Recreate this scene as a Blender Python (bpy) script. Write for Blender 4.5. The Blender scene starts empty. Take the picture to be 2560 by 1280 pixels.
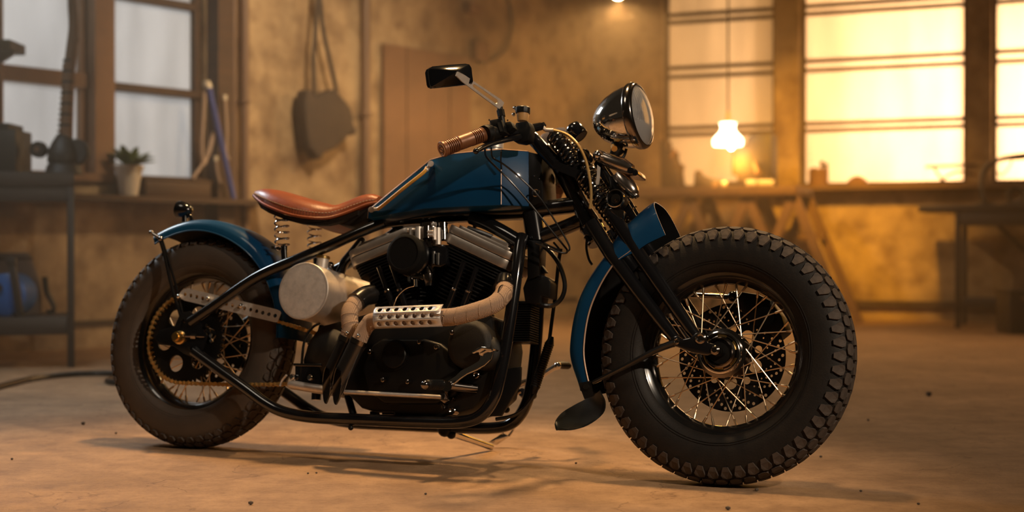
import bpy, bmesh, math, random
from mathutils import Vector, Matrix, geometry
random.seed(7)
S = bpy.context.scene
COL = S.collection
PI = math.pi
# ------------------------------------------------------------------ camera
FPX = 2560 * 50 / 36.0            # focal length in photo pixels (50 mm on 36 mm)
CAMH = .628
PITCH = -math.atan(25 / FPX)
cam = bpy.data.cameras.new('camera')
cam.lens = 50; cam.sensor_width = 36; cam.clip_end = 100
cam.dof.use_dof = True; cam.dof.focus_distance = 3.72; cam.dof.aperture_fstop = 2.0
camo = bpy.data.objects.new('camera', cam); COL.objects.link(camo)
camo.location = (0, 0, CAMH); camo.rotation_euler = (PI / 2 + PITCH, 0, 0)
S.camera = camo
S.view_settings.view_transform = 'Standard'
S.view_settings.look = 'None'
S.view_settings.exposure = 0.0
S.view_settings.gamma = 1.0
S.view_settings.use_curve_mapping = False
# ------------------------------------------------------------------ world
w = bpy.data.worlds.new('dim_hall'); S.world = w; w.use_nodes = True
w.node_tree.nodes['Background'].inputs[0].default_value = (1.0, .72, .45, 1)
w.node_tree.nodes['Background'].inputs[1].default_value = .018
S.cycles.use_denoising = True
S.cycles.max_bounces = 8; S.cycles.transparent_max_bounces = 8; S.cycles.volume_bounces = 0
S.cycles.sample_clamp_indirect = 6

def area(name, loc, target, size, power, col, sizey=None, spread=None):
    l = bpy.data.lights.new(name, 'AREA'); l.energy = power; l.color = col
    l.shape = 'RECTANGLE'; l.size = size; l.size_y = sizey or size
    if spread: l.spread = math.radians(spread)
    o = bpy.data.objects.new(name, l); COL.objects.link(o); o.location = loc
    o.rotation_euler = (Vector(target) - Vector(loc)).to_track_quat('-Z', 'Y').to_euler()
    return o
# roof lamps of the hall and added fill lamps (all above or beside the picture)
def spot(name, loc, target, power, col, size, blend=.8, soft=.12):
    l = bpy.data.lights.new(name, 'SPOT'); l.energy = power; l.color = col; l.spot_size = math.radians(size); l.spot_blend = blend; l.shadow_soft_size = soft
    o = bpy.data.objects.new(name, l); COL.objects.link(o); o.location = loc
    o.rotation_euler = (Vector(target) - Vector(loc)).to_track_quat('-Z', 'Y').to_euler(); return o
spot('roof_lamp', (-.2, 4.75, 4.0), (-.6, 3.75, 0), 740, (1, .60, .26), 56, 1.0, .16)
spot('roof_spot', (1.9, 6.6, 3.6), (-.95, 3.2, 0), 520, (1, .60, .26), 38)
area('window_daylight_left', (-2.9, 6.3, 2.5), (-.2, 4.0, .5), .8, 52, (.88, .96, 1.0), .8)
area('window_daylight_right', (5.0, 7.4, 2.4), (.6, 4.0, .6), 1.8, 20, (1, .40, .04), 1.6)
area('front_fill_lamp', (-2.4, 2.6, 4.3), (-.35, 4.2, .5), 1.0, 18, (1, .84, .66), 1.0)  # soft fill added from camera left to brighten the near side
spot('roof_spot_front', (2.5, .9, 2.7), (-.15, 4.1, .55), 430, (1, .80, .60), 40, .7, .07)
spot('left_wall_fill', (.5, 7.4, 3.9), (-1.5, 10.1, 1.45), 900, (1, .68, .38), 60, 1.0, .3)  # unseen lamp added to brighten the left wall
spot('right_wall_fill', (1.9, 8.6, 3.4), (2.6, 12.1, 1.0), 2100, (1, .42, .03), 38, 1.0)  # unseen spot added to make the warm zone on the right wall

# ------------------------------------------------------------------ pixel helpers (photo 2560x1280)
CAMP = Vector((0, 0, CAMH))
FW = Vector((0, math.cos(PITCH), math.sin(PITCH))); UPV = Vector((0, -math.sin(PITCH), math.cos(PITCH))); RT = Vector((1, 0, 0))
def ray(x, y): return RT * ((x - 1280) / FPX) + UPV * ((640 - y) / FPX) + FW
def ground(x, y, z=0.0):
    r = ray(x, y); return CAMP + r * ((z - CAMH) / r.z)
def atdepth(x, y, d):
    r = ray(x, y); return CAMP + r * (d / r.y)
# bike frame: rear contact A, front contact B, leaning on its stand towards the far side
LEAN = math.radians(10.5)
A = ground(484, 1120); B = ground(1800, 1214)
WB = (B - A).length; EU = (B - A) / WB; EY0 = Vector((-EU.y, EU.x, 0))
EZ = math.cos(LEAN) * Vector((0, 0, 1)) + math.sin(LEAN) * EY0
EY = math.cos(LEAN) * EY0 - math.sin(LEAN) * Vector((0, 0, 1))
def P(x, y, v=0.0):
    """photo pixel -> bike coordinates (forward, left, up) on the plane v metres to the right of the centre plane"""
    r = ray(x, y); t = (-v - (CAMP - A).dot(EY)) / r.dot(EY); q = CAMP + r * t - A
    return Vector((q.dot(EU), -v, q.dot(EZ)))
def PP(*pts): return [P(*p) for p in pts]
V = Vector
# ------------------------------------------------------------------ materials
def mat(name, col, rough=.5, metal=0, noise=0, nscale=8, bump=0, bscale=60, emit=0, ecol=None, coat=0, trans=0, col2=None, spec=.5, stretch=None, wave=None, detail=6, rvar=0):
    m = bpy.data.materials.new(name); m.use_nodes = True; nt = m.node_tree; b = nt.nodes['Principled BSDF']
    b.inputs['Base Color'].default_value = (*col, 1); b.inputs['Roughness'].default_value = rough; b.inputs['Metallic'].default_value = metal
    b.inputs['Specular IOR Level'].default_value = spec
    if coat: b.inputs['Coat Weight'].default_value = coat; b.inputs['Coat Roughness'].default_value = .05
    if trans: b.inputs['Transmission Weight'].default_value = trans
    if emit: b.inputs['Emission Color'].default_value = (*(ecol or col), 1); b.inputs['Emission Strength'].default_value = emit
    co = None
    if noise or bump or wave:
        tc = nt.nodes.new('ShaderNodeTexCoord'); mp = nt.nodes.new('ShaderNodeMapping'); nt.links.new(tc.outputs['Object'], mp.inputs[0])
        if stretch: mp.inputs['Scale'].default_value = stretch
        co = mp.outputs[0]
    if noise:
        n = nt.nodes.new('ShaderNodeTexNoise'); n.inputs['Scale'].default_value = nscale; n.inputs['Detail'].default_value = detail; n.inputs['Roughness'].default_value = .65
        nt.links.new(co, n.inputs['Vector'])
        rp = nt.nodes.new('ShaderNodeValToRGB'); rp.color_ramp.elements[0].position = .5 - .25 ; rp.color_ramp.elements[1].position = .5 + .22
        c2 = col2 or tuple(c * (1 - noise) for c in col)
        rp.color_ramp.elements[0].color = (*c2, 1); rp.color_ramp.elements[1].color = (*col, 1)
        nt.links.new(n.outputs['Fac'], rp.inputs[0]); nt.links.new(rp.outputs[0], b.inputs['Base Color'])
        if rvar:
            mr = nt.nodes.new('ShaderNodeMapRange'); mr.inputs[1].default_value = .3; mr.inputs[2].default_value = .7
            mr.inputs[3].default_value = rough + rvar; mr.inputs[4].default_value = rough - rvar
            nt.links.new(n.outputs['Fac'], mr.inputs[0]); nt.links.new(mr.outputs[0], b.inputs['Roughness'])
    if bump:
        n2 = nt.nodes.new('ShaderNodeTexNoise'); n2.inputs['Scale'].default_value = bscale; n2.inputs['Detail'].default_value = 5
        nt.links.new(co, n2.inputs['Vector'])
        bp = nt.nodes.new('ShaderNodeBump'); bp.inputs['Strength'].default_value = bump; bp.inputs['Distance'].default_value = .01
        nt.links.new(n2.outputs['Fac'], bp.inputs['Height']); nt.links.new(bp.outputs[0], b.inputs['Normal'])
    return m
M = {}
M['black'] = mat('black_gloss_enamel', (.006, .006, .007), .16, coat=.6)
M['satin'] = mat('black_satin_powdercoat', (.0045, .0042, .004), .45, bump=.05, bscale=400, spec=.32)
M['matte'] = mat('matte_black_casting', (.003, .003, .003), .6, spec=.18)
M['polish'] = mat('polished_casting', (.58, .50, .43), .22, 1)
M['reflector'] = mat('silvered_reflector', (.90, .86, .80), .30, .55)
M['fin'] = mat('black_fin_paint', (.003, .003, .0028), .65, spec=.25)
M['crinkle'] = mat('black_wrinkle_finish', (.009, .0075, .006), .5, spec=.4, bump=.25, bscale=900)
M['rubber'] = mat('tyre_rubber', (.007, .0058, .0048), .62, spec=.3, noise=.3, nscale=30, bump=.08, bscale=200, col2=(.015, .011, .008))
M['lightened'] = mat('lightened_brown_tyre_rubber', (.075, .054, .039), .60, noise=.35, nscale=9, bump=.06, bscale=200)  # tyre rubber lightened in colour for the window light on its sidewall
M['flap'] = mat('dark_rubber_flap', (.007, .009, .007), .5)
M['flute'] = mat('moulded_glass_flute', (.85, .83, .78), .15, trans=.35)
M['tread'] = mat('dusty_tread_rubber', (.075, .055, .042), .8, noise=.5, nscale=60)
M['treadside'] = mat('tread_rubber', (.02, .016, .013), .8)
M['rim'] = mat('black_rim_enamel', (.006, .006, .006), .22, coat=.5)
M['chrome'] = mat('chrome', (.78, .77, .76), .07, 1)
M['dchrome'] = mat('dark_chrome', (.30, .27, .25), .14, 1)
M['spoke'] = mat('spoke_steel', (.66, .50, .33), .34, 1)  # gold tint holds the orange light that the plain steel reflects
M['alu'] = mat('brushed_aluminium', (.74, .68, .62), .45, .6, noise=.25, nscale=40)
M['cloudalu'] = mat('polished_cloudy_aluminium', (.86, .80, .74), .55, .45, noise=.5, nscale=34, rvar=.15, detail=3)
M['rocker'] = mat('cast_silver_paint', (.50, .44, .38), .40, .85, noise=.2, nscale=60, bump=.03, bscale=500)
M['brass'] = mat('brass', (.75, .50, .18), .28, 1)
M['chain'] = mat('gold_chain_steel', (.72, .45, .16), .36, .8)
M['blue'] = mat('blue_paint', (.003, .048, .130), .42, 0, coat=.32, spec=.15, noise=.25, nscale=6, bump=.02, bscale=80)
M['edge'] = mat('worn_bare_edge', (.55, .38, .28), .45, .6)
M['leather'] = mat('brown_saddle_leather', (.27, .062, .015), .40, noise=.45, nscale=14, bump=.1, bscale=220, coat=.06)
M['leatherunder'] = mat('dark_leather_underside', (.010, .006, .004), .6, bump=.15, bscale=150)
M['stitch'] = mat('pale_stitching', (.55, .36, .22), .7)
M['grip'] = mat('copper_brown_grip', (.22, .088, .036), .42, .25, noise=.3, nscale=40)
M['gripend'] = mat('lightened_tan_grip_end', (.62, .34, .18), .5, .0)  # tan brightened in colour for the light falling on it from the left
M['hose'] = mat('braided_gold_hose', (.42, .27, .10), .4, .5)
M['cable'] = mat('black_cable', (.007, .007, .007), .3, coat=.3)
M['red'] = mat('red_wire', (.5, .02, .015), .4)
M['reservoir'] = mat('smoked_plastic_reservoir', (.48, .27, .10), .35, spec=.4)
M['tube'] = mat('amber_fuel_tube', (.72, .40, .07), .3, coat=.4)
M['lens'] = mat('headlamp_glass', (.95, .95, .95), .12, trans=.85, spec=.6)
M['sgrey'] = mat('black_air_filter_foam', (.003, .003, .0028), .8, spec=.2, bump=.3, bscale=700)
M['pipeblk'] = mat('black_exhaust_enamel', (.012, .011, .011), .22, coat=.9)
M['mirror'] = mat('black_mirror_shell', (.004, .0045, .006), .12, coat=1)
M['smoke'] = mat('smoky_grey_plastic', (.16, .13, .11), .35)
# heat wrap: woven bands
def wrapmat():
    m = mat('exhaust_heat_wrap', (.34, .235, .16), .85); nt = m.node_tree; b = nt.nodes['Principled BSDF']
    tc = nt.nodes.new('ShaderNodeTexCoord')
    wv = nt.nodes.new('ShaderNodeTexWave'); wv.inputs['Scale'].default_value = 95; wv.inputs['Distortion'].default_value = .6; wv.bands_direction = 'X'
    w2 = nt.nodes.new('ShaderNodeTexWave'); w2.inputs['Scale'].default_value = 95; w2.bands_direction = 'Z'
    ad = nt.nodes.new('ShaderNodeMath'); ad.operation = 'MULTIPLY'
    for q in (wv, w2): nt.links.new(tc.outputs['Object'], q.inputs['Vector'])
    nt.links.new(wv.outputs['Fac'], ad.inputs[0]); nt.links.new(w2.outputs['Fac'], ad.inputs[1])
    rp = nt.nodes.new('ShaderNodeValToRGB'); rp.color_ramp.elements[0].color = (.26, .17, .11, 1); rp.color_ramp.elements[1].color = (.70, .50, .35, 1)
    nt.links.new(ad.outputs[0], rp.inputs[0]); nt.links.new(rp.outputs[0], b.inputs['Base Color'])
    bp = nt.nodes.new('ShaderNodeBump'); bp.inputs['Strength'].default_value = .5; bp.inputs['Distance'].default_value = .002
    nt.links.new(ad.outputs[0], bp.inputs['Height']); nt.links.new(bp.outputs[0], b.inputs['Normal'])
    return m
M['wrap'] = wrapmat()

# ------------------------------------------------------------------ mesh builder
def spl(pts, n=6):
    """Catmull-Rom through pts (vectors)"""
    out = []; k = len(pts)
    for i in range(k - 1):
        p0 = pts[i - 1] if i else pts[0] * 2 - pts[1]; p1 = pts[i]; p2 = pts[i + 1]; p3 = pts[i + 2] if i + 2 < k else pts[-1] * 2 - pts[-2]
        for j in range(n):
            t = j / n
            out.append(.5 * ((2 * p1) + (p2 - p0) * t + (2 * p0 - 5 * p1 + 4 * p2 - p3) * t * t + (3 * p1 - p0 - 3 * p2 + p3) * t ** 3))
    out.append(pts[-1].copy()); return out
def lerp(a, b, t): return a + (b - a) * t
def perp(d):
    d = d.normalized(); a = V((0, 0, 1)) if abs(d.z) < .9 else V((1, 0, 0))
    x = d.cross(a).normalized(); return x, d.cross(x).normalized()
class MB:
    def __init__(s): s.v = []; s.f = []
    def add(s, vs, fs):
        o = len(s.v); s.v += [V(q) for q in vs]; s.f += [tuple(i + o for i in f) for f in fs]; return s
    def tube(s, path, r, n=12, caps=True, closed=False):
        k = len(path); rr = r if isinstance(r, (list, tuple)) else [r] * k
        if len(rr) != k: rr = [lerp(rr[0], rr[-1], i / (k - 1)) for i in range(k)] if len(rr) == 2 else [rr[min(len(rr) - 1, int(i * len(rr) / k))] for i in range(k)]
        vs = []; fs = []; x = None
        for i in range(k):
            if closed: d = path[(i + 1) % k] - path[i - 1]
            else: d = path[min(i + 1, k - 1)] - path[max(i - 1, 0)]
            d = d.normalized()
            if x is None: x, y = perp(d)
            else:
                x = (x - d * x.dot(d)).normalized(); y = d.cross(x)
            for j in range(n):
                a = 2 * PI * j / n; vs.append(path[i] + (x * math.cos(a) + y * math.sin(a)) * rr[i])
        for i in range(k if closed else k - 1):
            for j in range(n):
                a = i * n + j; b = i * n + (j + 1) % n; i2 = (i + 1) % k
                fs.append((a, b, i2 * n + (j + 1) % n, i2 * n + j))
        if caps and not closed: fs.append(tuple(range(n - 1, -1, -1))); fs.append(tuple((k - 1) * n + j for j in range(n)))
        return s.add(vs, fs)
    def cyl(s, a, b, r, n=20, r2=None): return s.tube([a, b], [r, r if r2 is None else r2], n)
    def lathe(s, o, ax, prof, n=48, a0=0, a1=2 * PI, closed=False, caps=True):
        """prof: (h along ax, r)"""
        ax = V(ax).normalized(); x, y = perp(ax); full = abs(a1 - a0 - 2 * PI) < 1e-6; m = n if full else n + 1; k = len(prof); vs = []; fs = []
        for i in range(m):
            a = a0 + (a1 - a0) * i / n; c = x * math.cos(a) + y * math.sin(a)
            for h, r in prof: vs.append(o + ax * h + c * r)
        for i in range(n):
            i2 = (i + 1) % m
            for j in range(k if closed else k - 1):
                j2 = (j + 1) % k; fs.append((i * k + j, i2 * k + j, i2 * k + j2, i * k + j2))
        if not full and closed and caps: fs.append(tuple(range(k))); fs.append(tuple((m - 1) * k + j for j in range(k - 1, -1, -1)))
        return s.add(vs, fs)
    def prism(s, pts, d):
        n = len(pts); vs = list(pts) + [p + d for p in pts]
        fs = [tuple(range(n - 1, -1, -1)), tuple(range(n, 2 * n))] + [(i, (i + 1) % n, n + (i + 1) % n, n + i) for i in range(n)]
        return s.add(vs, fs)
    def box(s, c, ax, ay, az):
        c = V(c); q = [c + ax * i + ay * j + az * k for k in (-1, 1) for j in (-1, 1) for i in (-1, 1)]
        return s.add(q, [(0, 2, 3, 1), (4, 5, 7, 6), (0, 1, 5, 4), (2, 6, 7, 3), (0, 4, 6, 2), (1, 3, 7, 5)])
    def bxa(s, x0, x1, y0, y1, z0, z1): return s.box(((x0 + x1) / 2, (y0 + y1) / 2, (z0 + z1) / 2), V(((x1 - x0) / 2, 0, 0)), V((0, (y1 - y0) / 2, 0)), V((0, 0, (z1 - z0) / 2)))
    def ball(s, c, r, n=14, sc=(1, 1, 1)):
        m = n // 2; vs = [V(c) + V((0, 0, r * sc[2]))]; fs = []
        for i in range(1, m):
            t = PI * i / m
            for j in range(n):
                a = 2 * PI * j / n; vs.append(V(c) + V((r * sc[0] * math.sin(t) * math.cos(a), r * sc[1] * math.sin(t) * math.sin(a), r * sc[2] * math.cos(t))))
        vs.append(V(c) - V((0, 0, r * sc[2]))); L = len(vs) - 1
        for j in range(n):
            fs.append((0, 1 + j, 1 + (j + 1) % n)); fs.append((L, L - n + (j + 1) % n, L - n + j))
        for i in range(m - 2):
            for j in range(n): a = 1 + i * n + j; b = 1 + i * n + (j + 1) % n; fs.append((a, a + n, b + n, b))
        return s.add(vs, fs)
    def grid(s, rows, closed_u=False):
        m = len(rows); n = len(rows[0]); vs = [q for r in rows for q in r]
        fs = [(i * n + j, i * n + j + 1, (i + 1) * n + j + 1, (i + 1) * n + j) for i in range(m - 1) for j in range(n - 1)]
        return s.add(vs, fs)
    def plate(s, outer, holes, fmap, d):
        """2-D outline with holes, mapped by fmap((a,b))->Vector, thickness vector d"""
        loops = [outer] + holes
        flat = [V((p[0], p[1], 0)) for l in loops for p in l]
        tris = geometry.tessellate_polygon([[V((p[0], p[1], 0)) for p in l] for l in loops])
        n = len(flat); base = [fmap((q.x, q.y)) for q in flat]
        vs = base + [q + d for q in base]
        fs = [tuple(t) for t in tris] + [tuple(n + i for i in reversed(t)) for t in tris]
        o = 0
        for l in loops:
            k = len(l)
            fs += [(o + i, o + (i + 1) % k, n + o + (i + 1) % k, n + o + i) for i in range(k)]; o += k
        return s.add(vs, fs)
    def mesh(s, name, angle=35, bevel=0, smooth=True, seg=2):
        me = bpy.data.meshes.new(name)
        bm = bmesh.new(); vv = [bm.verts.new(q) for q in s.v]
        for f in s.f:
            try: bm.faces.new([vv[i] for i in f])
            except ValueError: pass
        bmesh.ops.remove_doubles(bm, verts=bm.verts, dist=1e-6)
        bmesh.ops.recalc_face_normals(bm, faces=bm.faces)
        if bevel:
            es = [e for e in bm.edges if len(e.link_faces) == 2 and e.calc_face_angle(0) > math.radians(30)]
            bmesh.ops.bevel(bm, geom=es, offset=bevel, segments=seg, affect='EDGES', profile=.5, clamp_overlap=True)
        bm.to_mesh(me); bm.free()
        if smooth:
            for p in me.polygons: p.use_smooth = True
            me.set_sharp_from_angle(angle=math.radians(angle))
        return me
def link(name, me, material, parent=None, label=None, stuff=False):
    o = bpy.data.objects.new(name, me); COL.objects.link(o)
    if material is not None and not me.materials: me.materials.append(M[material] if isinstance(material, str) else material)
    if parent: o.parent = parent
    if label: o['label'] = label
    if stuff: o['kind'] = 'stuff'
    return o
def ob(name, mb, material, parent=None, label=None, stuff=False, **kw): return link(name, mb.mesh(name, **kw), material, parent, label, stuff)
def top(name, mb, material, label, cat, group=None, **kw):
    o = ob(name, mb, material, None, label, **kw); o['category'] = cat
    if group: o['group'] = group
    return o
def thing(name, loc, label, cat, group=None):
    o = bpy.data.objects.new(name, None); COL.objects.link(o); o.location = loc; o['label'] = label; o['category'] = cat
    o.empty_display_size = .1
    if group: o['group'] = group
    return o
def struct(name, mb, material, parent=None, **kw):
    o = ob(name, mb, material, parent, **kw)
    if parent is None: o['kind'] = 'structure'
    return o
def circ(cx, cy, r, n=16, a0=0): return [(cx + r * math.cos(a0 + 2 * PI * i / n), cy + r * math.sin(a0 + 2 * PI * i / n)) for i in range(n)]
# ================================================================== THE ROOM
def plaster(name, c1, c2, c3, sc=1.1):
    m = bpy.data.materials.new(name); m.use_nodes = True; nt = m.node_tree; b = nt.nodes['Principled BSDF']; b.inputs['Roughness'].default_value = .9
    tc = nt.nodes.new('ShaderNodeTexCoord')
    n1 = nt.nodes.new('ShaderNodeTexNoise'); n1.inputs['Scale'].default_value = sc; n1.inputs['Detail'].default_value = 8; n1.inputs['Roughness'].default_value = .7
    n2 = nt.nodes.new('ShaderNodeTexNoise'); n2.inputs['Scale'].default_value = sc * 5; n2.inputs['Detail'].default_value = 6
    for q in (n1, n2): nt.links.new(tc.outputs['Object'], q.inputs['Vector'])
    r1 = nt.nodes.new('ShaderNodeValToRGB'); r1.color_ramp.elements[0].position = .36; r1.color_ramp.elements[1].position = .62
    r1.color_ramp.elements[0].color = (*c1, 1); r1.color_ramp.elements[1].color = (*c2, 1)
    r2 = nt.nodes.new('ShaderNodeValToRGB'); r2.color_ramp.elements[0].position = .30; r2.color_ramp.elements[1].position = .55
    r2.color_ramp.elements[0].color = (*c3, 1); r2.color_ramp.elements[1].color = (1, 1, 1, 1)
    mx = nt.nodes.new('ShaderNodeMixRGB'); mx.blend_type = 'MULTIPLY'; mx.inputs[0].default_value = .75
    nt.links.new(n1.outputs['Fac'], r1.inputs[0]); nt.links.new(n2.outputs['Fac'], r2.inputs[0])
    nt.links.new(r1.outputs[0], mx.inputs[1]); nt.links.new(r2.outputs[0], mx.inputs[2]); nt.links.new(mx.outputs[0], b.inputs['Base Color'])
    bp = nt.nodes.new('ShaderNodeBump'); bp.inputs['Strength'].default_value = .4; bp.inputs['Distance'].default_value = .02
    nt.links.new(n2.outputs['Fac'], bp.inputs['Height']); nt.links.new(bp.outputs[0], b.inputs['Normal'])
    return m
M['plaster'] = plaster('old_stained_plaster', (.17, .105, .055), (.46, .33, .19), (.35, .27, .22))
def floormat():
    m = bpy.data.materials.new('dusty_concrete_floor'); m.use_nodes = True; nt = m.node_tree; b = nt.nodes['Principled BSDF']
    tc = nt.nodes.new('ShaderNodeTexCoord')
    def noise(s, d, r=.6, st=None):
        n = nt.nodes.new('ShaderNodeTexNoise'); n.inputs['Scale'].default_value = s; n.inputs['Detail'].default_value = d; n.inputs['Roughness'].default_value = r
        nt.links.new(tc.outputs['Object'], n.inputs['Vector']); return n.outputs['Fac']
    def ramp(f, p0, p1, c0, c1):
        r = nt.nodes.new('ShaderNodeValToRGB'); r.color_ramp.elements[0].position = p0; r.color_ramp.elements[1].position = p1
        r.color_ramp.elements[0].color = (*c0, 1); r.color_ramp.elements[1].color = (*c1, 1); nt.links.new(f, r.inputs[0]); return r.outputs[0]
    def mul(a, c, f):
        x = nt.nodes.new('ShaderNodeMixRGB'); x.blend_type = 'MULTIPLY'; x.inputs[0].default_value = f; nt.links.new(a, x.inputs[1]); nt.links.new(c, x.inputs[2]); return x.outputs[0]
    big = noise(1.6, 8, .65); mid = noise(9, 8, .7); fine = noise(70, 6, .75)
    c = ramp(big, .34, .66, (.28, .165, .085), (.46, .285, .155))
    c = mul(c, ramp(mid, .30, .58, (.52, .46, .42), (1, 1, 1)), .8)
    c = mul(c, ramp(fine, .28, .48, (.45, .4, .36), (1, 1, 1)), .6)
    vo = nt.nodes.new('ShaderNodeTexVoronoi'); vo.feature = 'DISTANCE_TO_EDGE'; vo.inputs['Scale'].default_value = .9
    dv = nt.nodes.new('ShaderNodeVectorMath'); dv.operation = 'ADD'
    nn = nt.nodes.new('ShaderNodeTexNoise'); nn.inputs['Scale'].default_value = 3; nn.inputs['Detail'].default_value = 5
    nt.links.new(tc.outputs['Object'], nn.inputs['Vector']); nt.links.new(tc.outputs['Object'], dv.inputs[0]); nt.links.new(nn.outputs['Color'], dv.inputs[1]); nt.links.new(dv.outputs[0], vo.inputs['Vector'])
    c = mul(c, ramp(vo.outputs['Distance'], .0, .006, (.45, .4, .35), (1, 1, 1)), .7)
    nt.links.new(c, b.inputs['Base Color'])
    rr = nt.nodes.new('ShaderNodeMapRange'); rr.inputs[3].default_value = .62; rr.inputs[4].default_value = .88
    nt.links.new(mid, rr.inputs[0]); nt.links.new(rr.outputs[0], b.inputs['Roughness'])
    ad = nt.nodes.new('ShaderNodeMath'); nt.links.new(mid, ad.inputs[0]); nt.links.new(fine, ad.inputs[1])
    bp = nt.nodes.new('ShaderNodeBump'); bp.inputs['Strength'].default_value = .55; bp.inputs['Distance'].default_value = .008
    nt.links.new(ad.outputs[0], bp.inputs['Height']); nt.links.new(bp.outputs[0], b.inputs['Normal'])
    return m
M['floor'] = floormat()
def filmmat(name, col):
    m = bpy.data.materials.new(name); m.use_nodes = True; nt = m.node_tree; nt.nodes.remove(nt.nodes['Principled BSDF'])
    t = nt.nodes.new('ShaderNodeBsdfTranslucent'); d = nt.nodes.new('ShaderNodeBsdfDiffuse'); mx = nt.nodes.new('ShaderNodeMixShader'); mx.inputs[0].default_value = .2
    tc = nt.nodes.new('ShaderNodeTexCoord'); n = nt.nodes.new('ShaderNodeTexNoise'); n.inputs['Scale'].default_value = 1.6; n.inputs['Detail'].default_value = 4
    mp = nt.nodes.new('ShaderNodeMapping'); mp.inputs['Scale'].default_value = (2.2, 2.2, .5)
    nt.links.new(tc.outputs['Object'], mp.inputs[0]); nt.links.new(mp.outputs[0], n.inputs['Vector'])
    r = nt.nodes.new('ShaderNodeValToRGB'); r.color_ramp.elements[0].position = .3; r.color_ramp.elements[1].position = .65
    r.color_ramp.elements[0].color = (*[q * .8 for q in col], 1); r.color_ramp.elements[1].color = (*col, 1)
    nt.links.new(n.outputs['Fac'], r.inputs[0])
    nt.links.new(r.outputs[0], t.inputs[0]); d.inputs[0].default_value = (*[q * .6 for q in col], 1)
    nt.links.new(t.outputs[0], mx.inputs[1]); nt.links.new(d.outputs[0], mx.inputs[2]); nt.links.new(mx.outputs[0], nt.nodes['Material Output'].inputs[0])
    return m
M['film'] = filmmat('translucent_window_film', (.95, .87, .80))
M['filmcool'] = filmmat('milky_window_film', (.86, .86, .86))
M['darkwood'] = mat('dark_stained_wood', (.085, .042, .018), .65, noise=.5, nscale=3, stretch=(1, 1, 8))
M['paleframe'] = mat('tan_painted_wood', (.30, .165, .085), .7, noise=.3, nscale=4)
M['steelbar'] = mat('dark_window_steel', (.05, .028, .012), .6)
M['pipe'] = mat('brown_painted_pipe', (.16, .095, .06), .45)
M['bench'] = mat('dark_bench_steel', (.03, .019, .013), .5, noise=.3, nscale=10)
M['benchwood'] = mat('worn_bench_wood', (.16, .085, .04), .7, noise=.4, nscale=6)

class Wall:
    def __init__(s, o, d, n): s.o = o; s.d = d; s.n = n
    def sz(s, x, y, n=0.0):
        r = ray(x, y); t = (n - (CAMP - s.o).dot(s.n)) / r.dot(s.n); q = CAMP + r * t; return (q - s.o).dot(s.d), q.z
    def pt(s, ss, z, n=0.0): return s.o + s.d * ss + s.n * n + V((0, 0, z))
    def box(s, mb, s0, s1, z0, z1, n0, n1): return mb.box(s.pt((s0 + s1) / 2, (z0 + z1) / 2, (n0 + n1) / 2), s.d * ((s1 - s0) / 2), s.n * ((n1 - n0) / 2), V((0, 0, (z1 - z0) / 2)))
    def S(s, x, n=0.0): return s.sz(x, 600, n)[0]
def unit(x, y): v = V((x, y, 0)); return v.normalized()
dl = unit(2795, 3555); WL = Wall(ground(240, 868), dl, V((dl.y, -dl.x, 0)))
dr = unit(8380, -3555); WR = Wall(ground(2300, 803), dr, V((dr.y, -dr.x, 0)))
# corner
den = dl.x * -dr.y + dl.y * dr.x
dd = WR.o - WL.o; cs = (dd.x * -dr.y + dd.y * dr.x) / den
cL = cs; corner = WL.o + dl * cs; cR = (corner - WR.o).dot(dr)
ZT = 4.6
mb = MB().bxa(-9, 9, -4, 16, -.1, 0); floor = struct('floor', mb, 'floor', smooth=False)
# ---- left wall (windows at its near end)
z0L = WL.sz(430, 462)[1]                    # bottom of the glazing
s_m0, s_m1, s_e = WL.S(232), WL.S(281), WL.S(515)
s_a = WL.S(-260)
mb = MB(); TH = -.28
WL.box(mb, s_e, cL + .3, 0, ZT, TH, 0); WL.box(mb, s_a - 1.2, s_e, 0, z0L, TH, 0)
WL.box(mb, s_a - 1.2, s_a, z0L, ZT, TH, 0)
wall_left = struct('wall_left', mb, 'plaster', smooth=False)
# ---- right wall
z0R = WR.sz(2230, 462)[1]
cols = [(WR.S(1400), WR.S(1655)), (WR.S(1936), WR.S(1998)), (WR.S(2416), WR.S(2478)), (WR.S(2950), WR.S(3050))]
mb = MB()
WR.box(mb, cR - .3, cols[-1][1] + 1.5, 0, z0R, TH, 0)
WR.box(mb, cR - .3, cols[0][1], z0R, ZT, TH, 0); WR.box(mb, cols[-1][0], cols[-1][1] + 1.5, z0R, ZT, TH, 0)
for a, b in cols[1:3]: WR.box(mb, a, b, z0R, ZT, TH, .02)
wall_right = struct('wall_right', mb, 'plaster', smooth=False)
mb = MB(); zb0 = WR.sz(2250, 768)[1]; zb1 = WR.sz(2250, 752)[1]
WR.box(mb, cR, cols[-1][1] + 1.5, zb0, zb1, 0, .05); struct('trim_1', mb, 'steelbar', smooth=False)
mb = MB(); WL.box(mb, s_a - 1.2, cL - .2, WL.sz(240, 815)[1], WL.sz(240, 800)[1], 0, .014); struct('trim_2', mb, 'steelbar', smooth=False)
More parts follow.
